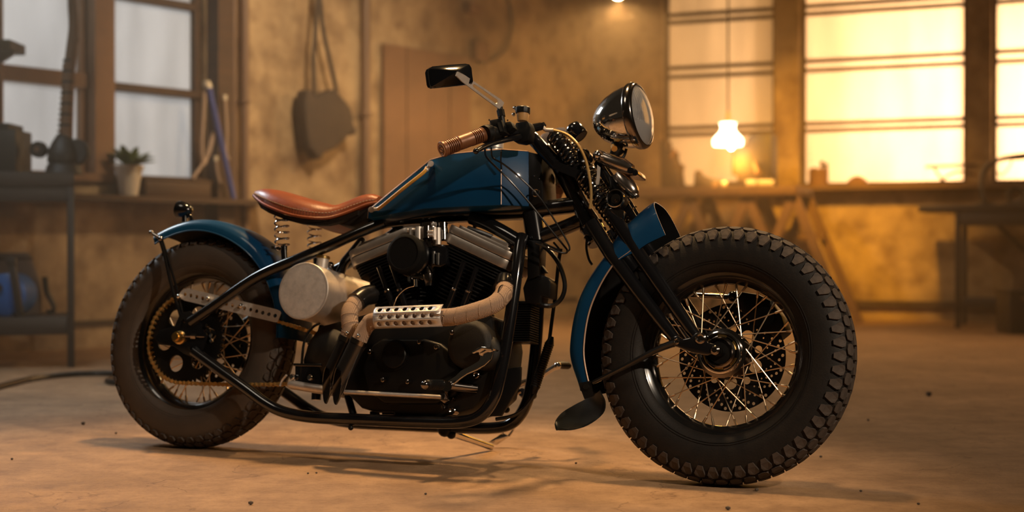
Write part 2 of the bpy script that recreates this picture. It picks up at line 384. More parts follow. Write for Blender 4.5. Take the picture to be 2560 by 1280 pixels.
# ---- right windows: steel bars, film panes
def barz(y): return WR.sz(2200, y)[1]
rows = [z0R, barz(319), barz(301), barz(165), barz(141), barz(20), barz(0), barz(-140), ZT - .2]
bays = [(cols[0][1], cols[1][0]), (cols[1][1], cols[2][0]), (cols[2][1], cols[3][0])]
for k, (a, b) in enumerate(bays):
    fr = MB(); t = .035
    WR.box(fr, a, a + t, z0R, ZT, -.14, -.08); WR.box(fr, b - t, b, z0R, ZT, -.14, -.08); WR.box(fr, a, b, z0R, z0R + .03, -.16, -.06)
    win = struct('window_%d' % (k + 1), fr, 'steelbar', smooth=False)
    for i in range(1, len(rows) - 1):
        br = MB(); WR.box(br, a, b, rows[i] - .016, rows[i] + .016, -.13, -.09); ob('window_bar', br, 'steelbar', win, smooth=False)
    zz = [z0R + .03] + [r for r in rows[1:-1]] + [ZT]
    for i in range(len(zz) - 1):
        pn = MB(); WR.box(pn, a + t, b - t, zz[i], zz[i + 1], -.112, -.108); ob('pane', pn, 'film', win, smooth=False)
# ---- left windows
for k, (a, b, tz) in enumerate([(s_a, s_m0, (WL.sz(120, 170)[1], WL.sz(120, 208)[1])), (s_m1, s_e, (WL.sz(400, 215)[1], WL.sz(400, 234)[1]))]):
    fr = MB(); t = .04
    WL.box(fr, a, a + t, z0L, ZT, -.16, -.06); WL.box(fr, b - t, b, z0L, ZT, -.16, -.06); WL.box(fr, a, b, z0L, z0L + .05, -.18, .04)
    win = struct('window_%d' % (k + 4), fr, 'paleframe' if k == 0 else 'darkwood', smooth=False)
    br = MB(); WL.box(br, a, b, tz[1], tz[0], -.14, -.04); ob('transom', br, 'paleframe' if k == 0 else 'darkwood', win, smooth=False)
    zt = WL.sz(400, 8)[1]
    if k: br = MB(); WL.box(br, a, b, zt, zt + .05, -.14, -.06); ob('transom', br, 'darkwood', win, smooth=False)
    zz = [z0L + .05, tz[1] + .02, ZT]
    for i in range(2):
        pn = MB(); WL.box(pn, a + t, b - t, zz[i], zz[i + 1], -.112, -.108); ob('pane', pn, 'filmcool', win, smooth=False)
mb = MB(); WL.box(mb, s_m0, s_m1, z0L, ZT, -.2, .03); struct('trim_3', mb, 'paleframe', smooth=False)     # post between the left windows
mb = MB(); WL.box(mb, s_a - .6, WL.S(640), WL.sz(320, 492)[1] - .035, WL.sz(320, 492)[1], 0, .22); struct('trim_4', mb, 'darkwood', smooth=False)  # window board
mb = MB(); WL.box(mb, WL.S(517), WL.S(556), 0, ZT, 0, .12); struct('trim_5', mb, 'darkwood', smooth=False)
# daylight outside the panes
def wlight(name, W_, s_, z_, n_, size, power, col, sy):
    p = W_.pt(s_, z_, n_); q = W_.pt(s_, z_, n_ + 1); return area(name, p, q, size, power, col, sy)
wlight('sun_outside_right_windows', WR, WR.S(2500), 1.75, -1.3, 1.6, 290, (1, .60, .28), 1.4)
wlight('daylight_outside_right_windows', WR, WR.S(2050), 2.2, -2.2, 5.0, 120, (1, .55, .20), 3.0)
wlight('daylight_outside_left_windows', WL, WL.S(150), 2.0, -1.6, 3.4, 62, (1, .95, .90), 2.6)
# ================================================================== THE MOTORCYCLE
bike = thing('motorcycle', A, 'blue and black custom bobber motorcycle with brown saddle and fat tyres, leaning on its kickstand', 'motorcycle')
rm = Matrix((EU, EY, EZ)).transposed()
bike.rotation_euler = rm.to_euler()
RC = V((-.012, 0, .331)); FC = V((1.681, 0, .345)); RIGHT = V((0, -1, 0))       # wheel centres; +h along RIGHT = towards the camera
def wp(c, v, r, a): return V((c.x + r * math.cos(a), -v, c.z + r * math.sin(a)))   # point in a wheel
# ---- tyres
def tyre_prof(R, w):
    k = w / .066
    h = [(.043, .216), (.052, .222), (.060, .236), (.0655, .258), (.0665, .280), (.063, .304), (.054, .323), (.040, .334), (.020, .340), (0, .3415)]
    sc = lambda r: .216 + (r - .216) * (R - .006 - .216) / (.3415 - .216)
    h = [(a * k, sc(r)) for a, r in h]
    return h + [(-a, r) for a, r in h[-2::-1]] + [(-.035 * k, .212), (.035 * k, .212)]
def prof_at(h, t):
    """point and normal on the outer profile at arc fraction t (0 crown .. 1 near bead)"""
    half = h[:10][::-1]; L = [0]
    for i in range(9): L.append(L[-1] + math.dist(half[i], half[i + 1]))
    d = t * L[-1]; i = max(k for k in range(9) if L[k] <= d + 1e-9); f = (d - L[i]) / (L[i + 1] - L[i])
    p = (lerp(half[i][0], half[i + 1][0], f), lerp(half[i][1], half[i + 1][1], f))
    tx, ty = half[i + 1][0] - half[i][0], half[i + 1][1] - half[i][1]; q = math.hypot(tx, ty)
    return p, (-ty / q, tx / q)
def block(mb, h, poly, sgn, a0, hgt):
    """tread block: poly of (angle, t); sits on the tyre, hgt tall"""
    base = []; topv = []
    for da, t in poly:
        p, nrm = prof_at(h, abs(t)); sg = sgn if t >= 0 else -sgn
        nv, nr = (-nrm[0], -nrm[1]) if (nrm[1] < 0) else nrm
        if nv < 0: nv = -nv
        for lst, k in ((base, -.002), (topv, hgt)):
            lst.append(V(((p[1] + abs(nr) * k) * math.cos(a0 + da * (1 if k < 0 else .9)), -(p[0] + nv * k) * sg, (p[1] + abs(nr) * k) * math.sin(a0 + da * (1 if k < 0 else .9)))))
    n = len(base); mb.add(base + topv, [tuple(range(n, 2 * n))] + [(i, (i + 1) % n, n + (i + 1) % n, n + i) for i in range(n)])
NB = 56; da = 2 * PI / NB
SHO0 = [(-.36 * da, .315), (.0, .295), (.38 * da, .315), (.44 * da, .36), (.30 * da, .45), (.20 * da, .53), (-.2 * da, .53), (-.34 * da, .45), (-.44 * da, .36)]
MID = [(-.40 * da, .150), (-.05 * da, .125), (.35 * da, .150), (.45 * da, .20), (.30 * da, .265), (0, .28), (-.36 * da, .265), (-.46 * da, .21)]
CEN = [(-.42 * da, .085), (.1 * da, .10), (.40 * da, .08), (.44 * da, -.02), (.36 * da, -.085), (-.1 * da, -.1), (-.42 * da, -.08), (-.36 * da, .01)]
def make_wheel(c, R, w, front):
    SHO = [(a_, min(t_, .315 + (t_ - .315) * (.72 if front else .42)) if t_ > .315 else t_) for a_, t_ in SHO0]
    h = tyre_prof(R, w)
    t = ob('tire', MB().lathe(c, RIGHT, h, 128, closed=True), 'rubber' if front else 'lightened', bike, None if front else 'dusty brown-black rear tyre, window light painted into its colour', angle=60)
    # tread
    rest = MB(); start = len(rest.v)
    for i in range(NB):
        a = i * da
        for poly, off, sg in ((SHO, 0, 1), (MID, .5, 1), (SHO, .5, -1), (MID, 0, -1), (CEN, .25, 1)):
            if front and sg == 1 and poly is not CEN: continue
            block(rest, h, poly, sg, a + off * da, .006)
    for q in rest.v: q += c
    tr = ob('tread', rest, 'tread', t, stuff=True, smooth=False)
    if front:
        for poly, off in ((SHO, 0), (MID, .5)):
            b = MB(); block(b, h, poly, 1, 0, .006); me = b.mesh('tread_block', smooth=False); me.materials.append(M['tread'])
            for i in range(NB):
                o = link('tread_block', me, None, t); o.location = c; o.rotation_euler = (0, -(i + off) * da, 0)
    # rim with stepped edge
    pr = [(.046, .2285), (.049, .2250), (.0475, .2205), (.042, .2175), (.040, .2120), (.036, .2085), (.033, .2030), (.027, .1995), (.014, .1910), (0, .1890)]
    pr = pr + [(-a, r) for a, r in pr[-2::-1]] + [(-.040, .224), (-.030, .214), (-.012, .197), (.012, .197), (.030, .214), (.040, .224)]
    rim = ob('rim', MB().lathe(c, RIGHT, pr, 128, closed=True), 'rim', bike, angle=50)
    return t, rim, h
rt_, rrim, rh = make_wheel(RC, .331, .064, False)
ft_, frim, fh = make_wheel(FC, .345, .066, True)
# raised sidewall lettering is too worn to read in the photo: keep two moulded rings
for c, k, t in ((RC, .96, rt_), (FC, 1, ft_)):
    mb = MB()
    for r_, v_ in ((.238, .0612), (.244, .0628)): mb.lathe(c, RIGHT, [(v_ * k - .001, r_ - .0012), (v_ * k + .0012, r_), (v_ * k - .001, r_ + .0012)], 96)
    ob('sidewall_ring', mb, 'rubber', t)
# ---- spokes
def spokes(c, rim, fl_n, fl_f, rf, n, seed):
    kinds = []
    for side, vf in ((1, fl_n), (-1, fl_f)):
        for dirn in (1, -1):
            b = MB(); p0 = V((rf * math.cos(dirn * 1.05), -vf - .002 * dirn, rf * math.sin(dirn * 1.05))); p1 = V((.1915, -.006 * side, 0))
            d = (p1 - p0).normalized(); b.tube([p0, p1], .0018, 6)
            b.tube([p1 - d * .021, p1 - d * .019, p1 - d * .004, p1 + d * .004], [.0022, .0036, .0036, .005], 8)
            me = b.mesh('spoke'); me.materials.append(M['spoke']); kinds.append(me)
    for i in range(n):
        o = link('spoke', kinds[i % 4], None, rim); o.location = c; o.rotation_euler = (0, -(2 * PI * i / n + seed), 0)
spokes(FC, frim, .034, -.040, .058, 40, .05)
spokes(RC, rrim, .034, -.040, .052, 40, .0)
# ---- front hub, disc, axle
hub = ob('wheel_hub', MB().lathe(FC, RIGHT, [(-.055, 0), (-.055, .022), (-.048, .03), (-.045, .062), (-.038, .064), (-.034, .036), (.028, .036), (.030, .064), (.036, .066), (.038, .058), (.044, .0575), (.050, .054), (.050, .050), (.045, .047), (.046, .044), (.056, .041), (.060, .037), (.058, .033), (.050, .031), (.050, .014), (.072, .0135), (.072, 0)], 64), 'dchrome', bike, angle=28)
ob('hub_ring', MB().lathe(FC, RIGHT, [(.046, .0575), (.0515, .0565), (.0525, .0535), (.050, .0505)], 64), 'chrome', hub)
ob('hub_bore', MB().lathe(FC, RIGHT, [(.051, .030), (.0525, .030), (.0525, .014)], 40), 'satin', hub)
for k in range(6):
    a = k * PI / 3 + .2
    ob('hub_slot', MB().lathe(FC, RIGHT, [(.0475, .0435), (.0485, .0435), (.0485, .0475), (.0475, .0475)], 6, a, a + .55, closed=True), 'brass', hub)
dc = FC
holes = [circ(.069 * math.cos(k * 2 * PI / 5 - PI / 2), .069 * math.sin(k * 2 * PI / 5 - PI / 2), .0185, 20) for k in range(5)]
holes += [circ(.076 * math.cos((k + .5) * 2 * PI / 5 - PI / 2), .076 * math.sin((k + .5) * 2 * PI / 5 - PI / 2), .0105, 16) for k in range(5)]
for j, (r_, hr) in enumerate(((.1005, .0026), (.1105, .0032), (.1205, .0038), (.1300, .0043), (.1390, .0046))):
    for k in range(22):
        a = 2 * PI * (k + .31 * j) / 22; holes.append(circ(r_ * math.cos(a), r_ * math.sin(a), hr, 10))
disc = ob('brake_disc', MB().plate(circ(0, 0, .147, 112), holes + [circ(0, 0, .035, 32)], lambda p: FC + V((p[0], .062, p[1])), V((0, .004, 0))), 'satin', bike, smooth=False)
ob('axle', MB().lathe(FC, RIGHT, [(-.11, 0), (-.11, .011), (-.09, .011), (-.09, .009), (.072, .009), (.074, .0125), (.100, .0125), (.102, .010), (.104, .010), (.106, .007), (.106, 0)], 24), 'dchrome', bike, angle=30)
# caliper beyond the disc
cal = ob('brake_caliper', MB().prism(PP((1835, 745, -.05), (1850, 728, -.05), (1895, 735, -.05), (1925, 750, -.05), (1955, 790, -.05), (1965, 825, -.05), (1940, 845, -.05), (1890, 815, -.05), (1860, 790, -.05)), V((0, .075, 0))), 'satin', bike, bevel=.006)
ob('bleed_bolt', MB().cyl(P(1931, 757, -.045), P(1931, 757, -.02), .006, 12), 'chrome', cal)
ob('caliper_piston', MB().cyl(P(1912, 790, -.05), P(1912, 790, -.035), .025, 28), 'black', cal, angle=40)
mb = MB().tube(PP((1690, 735, -.09), (1808, 742, -.09)), .0085, 12); rod = ob('torque_rod', mb, 'dchrome', bike)
ob('rod_joint', MB().ball(P(1833, 742, -.09), .017).cyl(P(1806, 742, -.09), P(1822, 742, -.09), .008), 'black', rod)
# ---- rear hub, sprocket
SC_ = V((-.014, 0, .331)); SV = .080; SR = .137
ob('wheel_hub', MB().lathe(RC, RIGHT, [(-.07, 0), (-.07, .03), (-.045, .055), (-.04, .058), (-.034, .036), (.028, .036), (.030, .058), (.036, .060), (.045, .05), (.07, .045), (.07, 0)], 48), 'satin', bike, angle=30)
nt_ = 54; out = []
for i in range(nt_):
    for f, r_ in ((0, -.010), (.28, -.003), (.4, .002), (.6, .002), (.72, -.003)):
        a = 2 * PI * (i + f) / nt_; out.append(((SR + r_) * math.cos(a), (SR + r_) * math.sin(a)))
sp_h = [circ(.083 * math.cos(k * 2 * PI / 6 - 1.95), .083 * math.sin(k * 2 * PI / 6 - 1.95), .026, 24) for k in range(6)]
spk = ob('sprocket', MB().plate(out, sp_h, lambda p: SC_ + V((p[0], -SV + .003, p[1])), V((0, .006, 0))), 'satin', bike, smooth=False)
ob('brake_disc', MB().plate(circ(0, 0, .125, 72), [circ(.1 * math.cos(k * PI / 9), .1 * math.sin(k * PI / 9), .006, 10) for k in range(18)] + [circ(0, 0, .07, 32)], lambda p: RC + V((p[0], .068, p[1])), V((0, .004, 0))), 'satin', bike, smooth=False)
# ---- chain: a loop round the rear sprocket and the hidden front one
FSc = P(835, 903, SV); FSc = V((FSc.x, -SV, FSc.z)); FR = .062
def chain_path():
    c0 = V((SC_.x, SC_.z)); c1 = V((FSc.x, FSc.z)); d = (c1 - c0); L = d.length; th = math.atan2(d.y, d.x); ph = math.acos((SR - FR) / L)
    aU, aL = th + ph, th - ph; pts = []
    n = 80
    for i in range(n + 1):
        a = aU + (2 * PI - 2 * ph) * i / n; pts.append(c0 + V((SR * math.cos(a), SR * math.sin(a))))
    e0 = c0 + V((SR * math.cos(aL), SR * math.sin(aL))); e1 = c1 + V((FR * math.cos(aL), FR * math.sin(aL)))
    for i in range(1, 20): t = i / 20; q = e0.lerp(e1, t); pts.append(q - V((0, .006 * math.sin(PI * t))))
    for i in range(21):
        a = aL + (2 * ph) * i / 20; pts.append(c1 + V((FR * math.cos(a), FR * math.sin(a))))
    s0 = c1 + V((FR * math.cos(aU), FR * math.sin(aU))); s1 = c0 + V((SR * math.cos(aU), SR * math.sin(aU)))
    for i in range(1, 20): pts.append(s0.lerp(s1, i / 20))
    return pts
cp = chain_path(); Lc = [0]
for i in range(len(cp)): Lc.append(Lc[-1] + (cp[(i + 1) % len(cp)] - cp[i]).length)
NL = 2 * round(Lc[-1] / .0165 / 2); pitch = Lc[-1] / NL
def on_chain(d):
    d %= Lc[-1]; i = max(k for k in range(len(cp)) if Lc[k] <= d); t = (d - Lc[i]) / (Lc[i + 1] - Lc[i]); return cp[i].lerp(cp[(i + 1) % len(cp)], t)
roll = MB()
for i in range(NL):
    q = on_chain(i * pitch); roll.cyl(V((q.x, -SV - .008, q.y)), V((q.x, -SV + .008, q.y)), .0045, 10)
chain = ob('drive_chain', roll, 'chain', bike)
def linkmesh(off):
    b = MB(); hp = pitch / 2
    o = [(-hp, -.0062), (-hp * .3, -.0042), (hp * .3, -.0042), (hp, -.0062), (hp + .0052, -.0036), (hp + .0062, 0), (hp + .0052, .0036), (hp, .0062), (hp * .3, .0042), (-hp * .3, .0042), (-hp, .0062), (-hp - .0052, .0036), (-hp - .0062, 0), (-hp - .0052, -.0036)]
    for sg in (1, -1): b.prism([V((x, sg * off, z)) for x, z in o], V((0, sg * .0018, 0)))
    for x in (-hp, hp): b.cyl(V((x, -off - .0035, 0)), V((x, -off, 0)), .003, 8)
    me = b.mesh('chain_link', smooth=False); me.materials.append(M['chain']); return me
lk = [linkmesh(.0062), linkmesh(.0085)]
for i in range(NL):
    a = on_chain(i * pitch); b = on_chain((i + 1) * pitch); m = (a + b) / 2
    o = link('chain_link', lk[i % 2], None, chain); o.location = (m.x, -SV, m.y); o.rotation_euler = (0, -math.atan2(b.y - a.y, b.x - a.x), 0)
# ---- fenders (a shell swept round the wheel; crown and edge radii change along it)
def fender(c, keys, halfw, n=48, th=.0025, flat=.0):
    """keys: (angle deg, crown r, edge r)"""
    rows_o = []; rows_i = []
    for i in range(n + 1):
        a = lerp(keys[0][0], keys[-1][0], i / n)
        for k in range(len(keys) - 1):
            lo, hi = keys[k], keys[k + 1]
            if (a - lo[0]) * (a - hi[0]) <= 1e-9: break
        t = (a - lo[0]) / (hi[0] - lo[0]); t = t * t * (3 - 2 * t); rc, re = lerp(lo[1], hi[1], t), lerp(lo[2], hi[2], t); ar = math.radians(a)
        ro = []; ri = []
        for j in range(17):
            b = PI * j / 16; cx = math.cos(b); sx = math.sin(b)
            e = .62
            vx = halfw * (abs(cx) ** e) * (1 if cx >= 0 else -1); hh = abs(sx) ** e
            ro.append(wp(c, vx, re + (rc - re) * hh, ar)); ri.append(wp(c, vx * (1 - th / halfw), re + (rc - re) * hh - th * hh, ar))
        rows_o.append(ro); rows_i.append(ri[::-1])
    rows_ = [o + i for o, i in zip(rows_o, rows_i)]; k = len(rows_[0]); mb = MB()
    vs = [q for r_ in rows_ for q in r_]; fs = []
    for i in range(n):
        for j in range(k): j2 = (j + 1) % k; fs.append((i * k + j, i * k + j2, (i + 1) * k + j2, (i + 1) * k + j))
    fs.append(tuple(range(k))); fs.append(tuple(n * k + j for j in range(k)))
    mb.add(vs, fs)
    global liner
    liner = MB().grid([[q + (V((c.x, q.y, c.z)) - q).normalized() * .001 + V((0, -q.y * .012, 0)) for q in r_] for r_ in rows_i])
    return mb, rows_o
mb, ro = fender(RC, [(118, .382, .338), (95, .386, .342), (60, .382, .335), (30, .372, .334), (2, .366, .336)], .088)
rfen = ob('fender', mb, 'blue', bike, 'glossy blue rear fender', angle=50)
ob('fender_bead', MB().tube([r_[0] for r_ in ro], .0028, 6), 'blue', rfen); ob('fender_underside', liner, 'matte', rfen)
mb, ro = fender(FC, [(197, .405, .362), (180, .428, .370), (160, .432, .374), (143, .428, .376), (133, .432, .366)], .088)
ffen = ob('fender', mb, 'blue', bike, 'glossy dark blue front fender', angle=50)
ob('fender_bead', MB().tube([r_[0] for r_ in ro], .0024, 6), 'edge', ffen); ob('fender_underside', liner, 'matte', ffen)
mb, ro = fender(FC, [(142, .428, .372), (130, .450, .352), (117, .462, .345)], .090)
ob('fender_underside', liner, 'matte', ffen)
fen2 = ob('fender_nose', mb, 'blue', ffen, 'cut-off front end of the blue fender', angle=40)
# flap at the fender's tail, struts
up_e = spl(PP((1478, 972, -.055), (1468, 994, -.058), (1440, 1010, -.06), (1408, 1029, -.055), (1393, 1046, -.035), (1389, 1058, -.01)), 4)
lo_e = spl(PP((1500, 975, .055), (1514, 1004, .055), (1508, 1034, .06), (1472, 1061, .06), (1430, 1073, .05), (1398, 1070, .02)), 4)
rows_ = [[p_.lerp(q_, t / 8) + V((0, 0, -.010 * math.sin(PI * t / 8))) for t in range(9)] for p_, q_ in zip(up_e, lo_e)]
m_ = MB().grid(rows_); m_.grid([[q + V((-.003, 0, -.003)) for q in r_] for r_ in rows_])
k_ = len(rows_); n_ = k_ * 9
for i in range(k_ - 1):
    for j in (0, 8): m_.f.append((i * 9 + j, (i + 1) * 9 + j, n_ + (i + 1) * 9 + j, n_ + i * 9 + j))
for j in range(8):
    for i in (0, k_ - 1): m_.f.append((i * 9 + j, i * 9 + j + 1, n_ + i * 9 + j + 1, n_ + i * 9 + j))
ob('mud_flap', m_, 'flap', ffen, 'dark rubber mud flap', angle=50)
mb = MB().tube(spl(PP((1690, 856, .092), (1640, 876, .092), (1560, 918, .094), (1482, 957, .092)), 5), [.0105, .0055], 10)
ob('fender_strut', mb, 'black', bike)
ob('fender_bolt', MB().cyl(P(1464, 967, .088), P(1464, 967, .097), .0075, 12), 'dchrome', ffen)
ob('bolt_plate', MB().prism(PP((1447, 958, .088), (1478, 952, .088), (1484, 990, .088), (1462, 998, .088)), V((0, -.003, 0))), 'satin', ffen, smooth=False)
for s_ in (1, -1):
    mb = MB()
    mb.tube(spl(PP((398, 592, .092 * s_), (412, 640, .092 * s_), (428, 710, .094 * s_), (452, 790, .10 * s_)), 6), .0055, 10)
    mb.tube(spl(PP((402, 590, .088 * s_), (424, 660, .09 * s_), (444, 730, .092 * s_), (458, 790, .098 * s_)), 6), .004, 10)
    st = ob('fender_strut', mb, 'black', bike)
    mb = MB().cyl(P(378, 582, .095 * s_), P(402, 596, .090 * s_), .006, 12).ball(P(379, 582, .095 * s_), .0085).ball(P(402, 597, .092 * s_), .009)
    ob('strut_bolt', mb, 'dchrome', st)
# tail lamp on the rear fender
q = P(455, 524, 0); ax = V((-.96, 0, .12))
tl = ob('tail_lamp', MB().lathe(q, ax, [(-.040, 0), (-.036, .012), (-.024, .021), (-.006, .0265), (.006, .028), (.012, .0275), (.016, .023), (.018, 0)], 32), 'black', bike, 'small black bullet tail lamp')
ob('lamp_stem', MB().tube(spl(PP((462, 545, 0), (475, 538, 0), (480, 552, 0)), 4), .006, 10).cyl(P(462, 538, 0), P(462, 556, 0), .01), 'black', tl)
# ---- frame: black tubes
fv = .118
frm = MB()
for s_ in (1, -1):
    dv = fv * s_
    k = 1.0
    def L_(pts):                                     # tube traced on the near side, mirrored for the far side
        out = []
        for x, y, v in pts:
            q = P(x, y, v); q.y *= s_; out.append(q)
        return out
    frm.tube(spl(L_([(476, 806, .112), (540, 762, .112), (640, 694, .112), (740, 650, .105), (830, 612, .09), (905, 578, .07), (960, 556, .05)]), 6), [.0165, .0165], 16)
    frm.tube(spl(L_([(485, 878, .112), (540, 918, .114), (610, 968, .118), (665, 1008, .12), (710, 1030, .12), (780, 1043, .12), (900, 1049, .12), (1050, 1055, .12), (1150, 1055, .118), (1200, 1040, .115), (1232, 1000, .112), (1248, 950, .11), (1262, 880, .105), (1278, 780, .095), (1292, 680, .08), (1300, 615, .06), (1306, 590, .045)]), 5), .0172, 16)
    frm.tube(L_([(1040, 1052, .10), (1060, 1052, .0)]), .012, 10)
frm.tube(spl(PP((930, 560, 0), (1000, 545, 0), (1150, 535, 0), (1300, 528, 0), (1440, 512, 0)), 5), .024, 16)         # backbone
frm.tube(spl(PP((1290, 612, 0), (1340, 596, 0), (1400, 574, 0), (1462, 548, 0)), 5), .022, 16)                       # neck strut
frm.tube(spl(PP((1180, 545, .02), (1220, 560, .03), (1262, 582, .04), (1302, 606, .045)), 5), .020, 14)               # curved engine stay
frm.tube(PP((1330, 530, 0), (1342, 606, 0)), .030, 16)                                                               # gusset post
frm.tube(PP((908, 600, 0), (862, 655, -.02), (838, 712, -.03), (800, 850, -.04), (790, 1000, -.04)), .015, 14)       # seat post
frame = ob('frame', frm, 'black', bike, angle=50)
# neck with bearing cups
n0, n1 = P(1398, 412, 0), P(1498, 604, 0); nd = (n1 - n0)
ob('steering_neck', MB().tube([n0, n0 + nd * .18, n0 + nd * .45, n0 + nd * .62, n0 + nd * .8, n0 + nd * .81, n1], [.024, .025, .024, .026, .031, .031, .031], 28), 'black', frame, angle=50)
for t in (.80, .90, .99): ob('bearing_cup', MB().tube([n0 + nd * (t - .015), n0 + nd * t, n0 + nd * (t + .02)], [.033, .036, .033], 28), 'black', frame, angle=30)
# axle plates with bolts and adjusters
for s_ in (1, -1):
    def L_(pts):
        out = []
        for x, y in pts:
            q = P(x, y, .104); q.y *= s_; out.append(q)
        return out
    pl = ob('axle_plate', MB().prism(L_([(455, 782), (478, 778), (500, 800), (520, 838), (512, 872), (490, 896), (462, 884), (438, 866), (400, 862), (392, 845), (402, 826), (440, 816)]), V((0, -.008 * s_, 0))), 'black', frame, bevel=.0015)
    q = P(437, 843, .112); q.y *= s_; q.z = .331; q.x = -.012
    ob('axle_nut', MB().lathe(q, V((0, -s_, 0)), [(0, 0), (0, .021), (.004, .021), (.006, .017), (.020, .0165), (.021, .012), (.028, .012), (.029, 0)], 6 if 0 else 24), 'brass', pl, angle=30)
    mb = MB(); a = P(452, 840, .118); b = P(512, 842, .118); a.y *= s_; b.y *= s_; mb.cyl(a, b, .0038, 10); mb.cyl(a.lerp(b, .45), a.lerp(b, .65), .0085, 6)
    ob('chain_adjuster', mb, 'dchrome', pl)
    for x, y in ((457, 800), (482, 884), (476, 872), (520, 814)):
        a = P(x, y, .112); a.y *= s_; ob('plate_bolt', MB().cyl(a, a + V((0, -.008 * s_, 0)), .0055, 10), 'dchrome', pl)
# chain guard: drilled aluminium strip
a, b = P(448, 732, .104), P(700, 792, .096); du = (b - a); Lg = du.length; du.normalize(); dn = V((-du.z, 0, du.x)).normalized()
hh = .0195
ol = [(0, -.004), (.012, .014), (.026, hh), (Lg - .02, hh), (Lg - .006, hh - .002), (Lg, hh - .008), (Lg - .004, -hh + .004), (Lg - .01, -hh), (.026, -hh), (.008, -.014)]
gh = [circ(.022 + i * (Lg - .04) / 15, 0, .0062, 14) for i in range(16)]
guard = ob('chain_guard', MB().plate(ol, gh, lambda p: a + du * p[0] + dn * p[1], V((0, .003, 0))), 'alu', bike, 'drilled bare aluminium chain guard', smooth=False)
for x, y in ((521, 746), (447, 741), (603, 765)): ob('guard_bolt', MB().ball(P(x, y, .108), .0075), 'chrome', guard)
# ---- fuel tank
tv = .105
near = [(919, 546), (921, 526), (1000, 461), (1076, 399), (1132, 384), (1190, 378), (1253, 373)]
nb = [(1253, 513), (1150, 517), (1060, 522), (985, 534)]
pn = [P(x, y, tv) for x, y in near] + [P(x, y, tv) for x, y in nb]
k = len(pn)
mb = MB()
far_ = [V((q.x, tv, q.z)) for q in pn]
fn = [P(1322, 378, .052), P(1322, 516, .052)]; ff = [V((q.x, .052, q.z)) for q in fn]
i_t, i_b = 6, 7
vs = pn + far_ + fn + ff
fs = [tuple(range(k)), tuple(range(2 * k - 1, k - 1, -1))]
for i in range(k):
    j = (i + 1) % k
    if (i, j) != (i_t, i_b): fs.append((i, k + i, k + j, j))
N0 = 2 * k
fs += [(i_t, i_b, N0 + 1, N0), (k + i_t, N0 + 2, N0 + 3, k + i_b), (i_t, N0, N0 + 2, k + i_t), (i_b, k + i_b, N0 + 3, N0 + 1), (N0, N0 + 1, N0 + 3, N0 + 2)]
mb.add(vs, fs)
tank = ob('fuel_tank', mb, 'blue', bike, 'angular dark blue steel fuel tank', bevel=.0025, angle=25)
q = [P(1320, 379, .053), P(1352, 386, .053), P(1358, 505, .053), P(1322, 517, .053)]
ob('tank_box', MB().prism(q, V((0, .106, 0))), 'satin', tank, bevel=.003)
for x, y in ((1336, 440), (1349, 447)): ob('box_rivet', MB().ball(P(x, y, .054), .0022, 8), 'chrome', tank)
def wear(pts, r=.0011): return ob('bare_edge', MB().tube(pts, r, 5), 'edge', tank)
wear([P(1253, y, tv + .0006) for y in (376, 440, 511)]); wear([P(x, y, tv - .001) for x, y in near[1:]], .0014); wear([P(919, 546, tv), P(921, 526, tv)])
wear([P(1253, 373, tv - .001), P(1320, 378, .053)])
cp_ = P(1240, 372, -.01); cp_ = V((cp_.x, 0, cp_.z - .012))
ob('filler_cap', MB().lathe(cp_, V((0, 0, 1)), [(-.02, .0), (-.02, .021), (.010, .021), (.010, .026), (.030, .026), (.034, .022), (.034, 0)], 32), 'alu', tank, angle=30)
# sight tube
gt = ob('sight_tube', MB().tube(spl(PP((944, 523, .120), (960, 511, .122), (1010, 470, .122), (1058, 432, .122), (1068, 418, .118)), 5), .0052, 12), 'tube', tank, 'amber fuel level tube')
for x, y, x2, y2 in ((928, 524, 945, 522), (1077, 409, 1067, 424)):
    mb = MB().cyl(P(x, y, .10), P(x, y, .128), .0088, 14).tube(PP((x, y, .118), (x2, y2, .119)), [.006, .0048], 10).ball(P(x2, y2, .119), .0062)
    ob('tube_fitting', mb, 'alu', gt)
# ---- saddle
edge = [(634, 488, .05), (645, 499, .085), (668, 514, .115), (720, 534, .132), (770, 543, .128), (815, 544, .105), (850, 536, .082), (885, 523, .064), (915, 511, .052), (940, 505, .042)]
topz = [(640, 480), (652, 478), (680, 484), (725, 501), (765, 514), (805, 520), (845, 508), (885, 493), (915, 488), (942, 494)]
rows_ = []; under = []; edg = []
for (x, y, wv), (tx, ty) in zip(edge, topz):
    e = P(x, y, wv); tz = P(tx, ty, 0).z; r_ = []
    for j in range(21):
        b = PI * j / 20; c_ = math.cos(b); s_ = math.sin(b); vv = wv * (abs(c_) ** .75) * (1 if c_ > 0 else -1)
        r_.append(V((e.x, -vv, e.z + (tz - e.z) * (s_ ** .7))))
    rows_.append(r_); edg.append((e.x, wv, e.z))
def smoothrows(rows_, n=4):
    cols_ = [spl([r_[j] for r_ in rows_], n) for j in range(len(rows_[0]))]
    return [[c_[i] for c_ in cols_] for i in range(len(cols_[0]))]
sr = smoothrows(rows_)
mb = MB(); mb.grid(sr)
mb.f.append(tuple(range(20, -1, -1))); L0 = (len(sr) - 1) * 21; mb.f.append(tuple(L0 + j for j in range(21)))
bot = [[q + V((0, 0, -.004)) if 0 < j < 20 else q for j, q in enumerate([r_[0].lerp(r_[20], t / 20) for t in range(21)])] for r_ in sr]
mb.grid([list(reversed(b)) for b in bot])
seat = ob('saddle', mb, 'leather', bike, 'brown leather solo saddle with pale edge stitching', angle=60)
rim_ = [r_[0] + V((0, -.001, -.001)) for r_ in sr]; rim2 = [r_[20] + V((0, .001, -.001)) for r_ in sr]
ob('saddle_welt', MB().tube(rim_ + rim2[::-1], .0045, 8, closed=True), 'leather', seat)
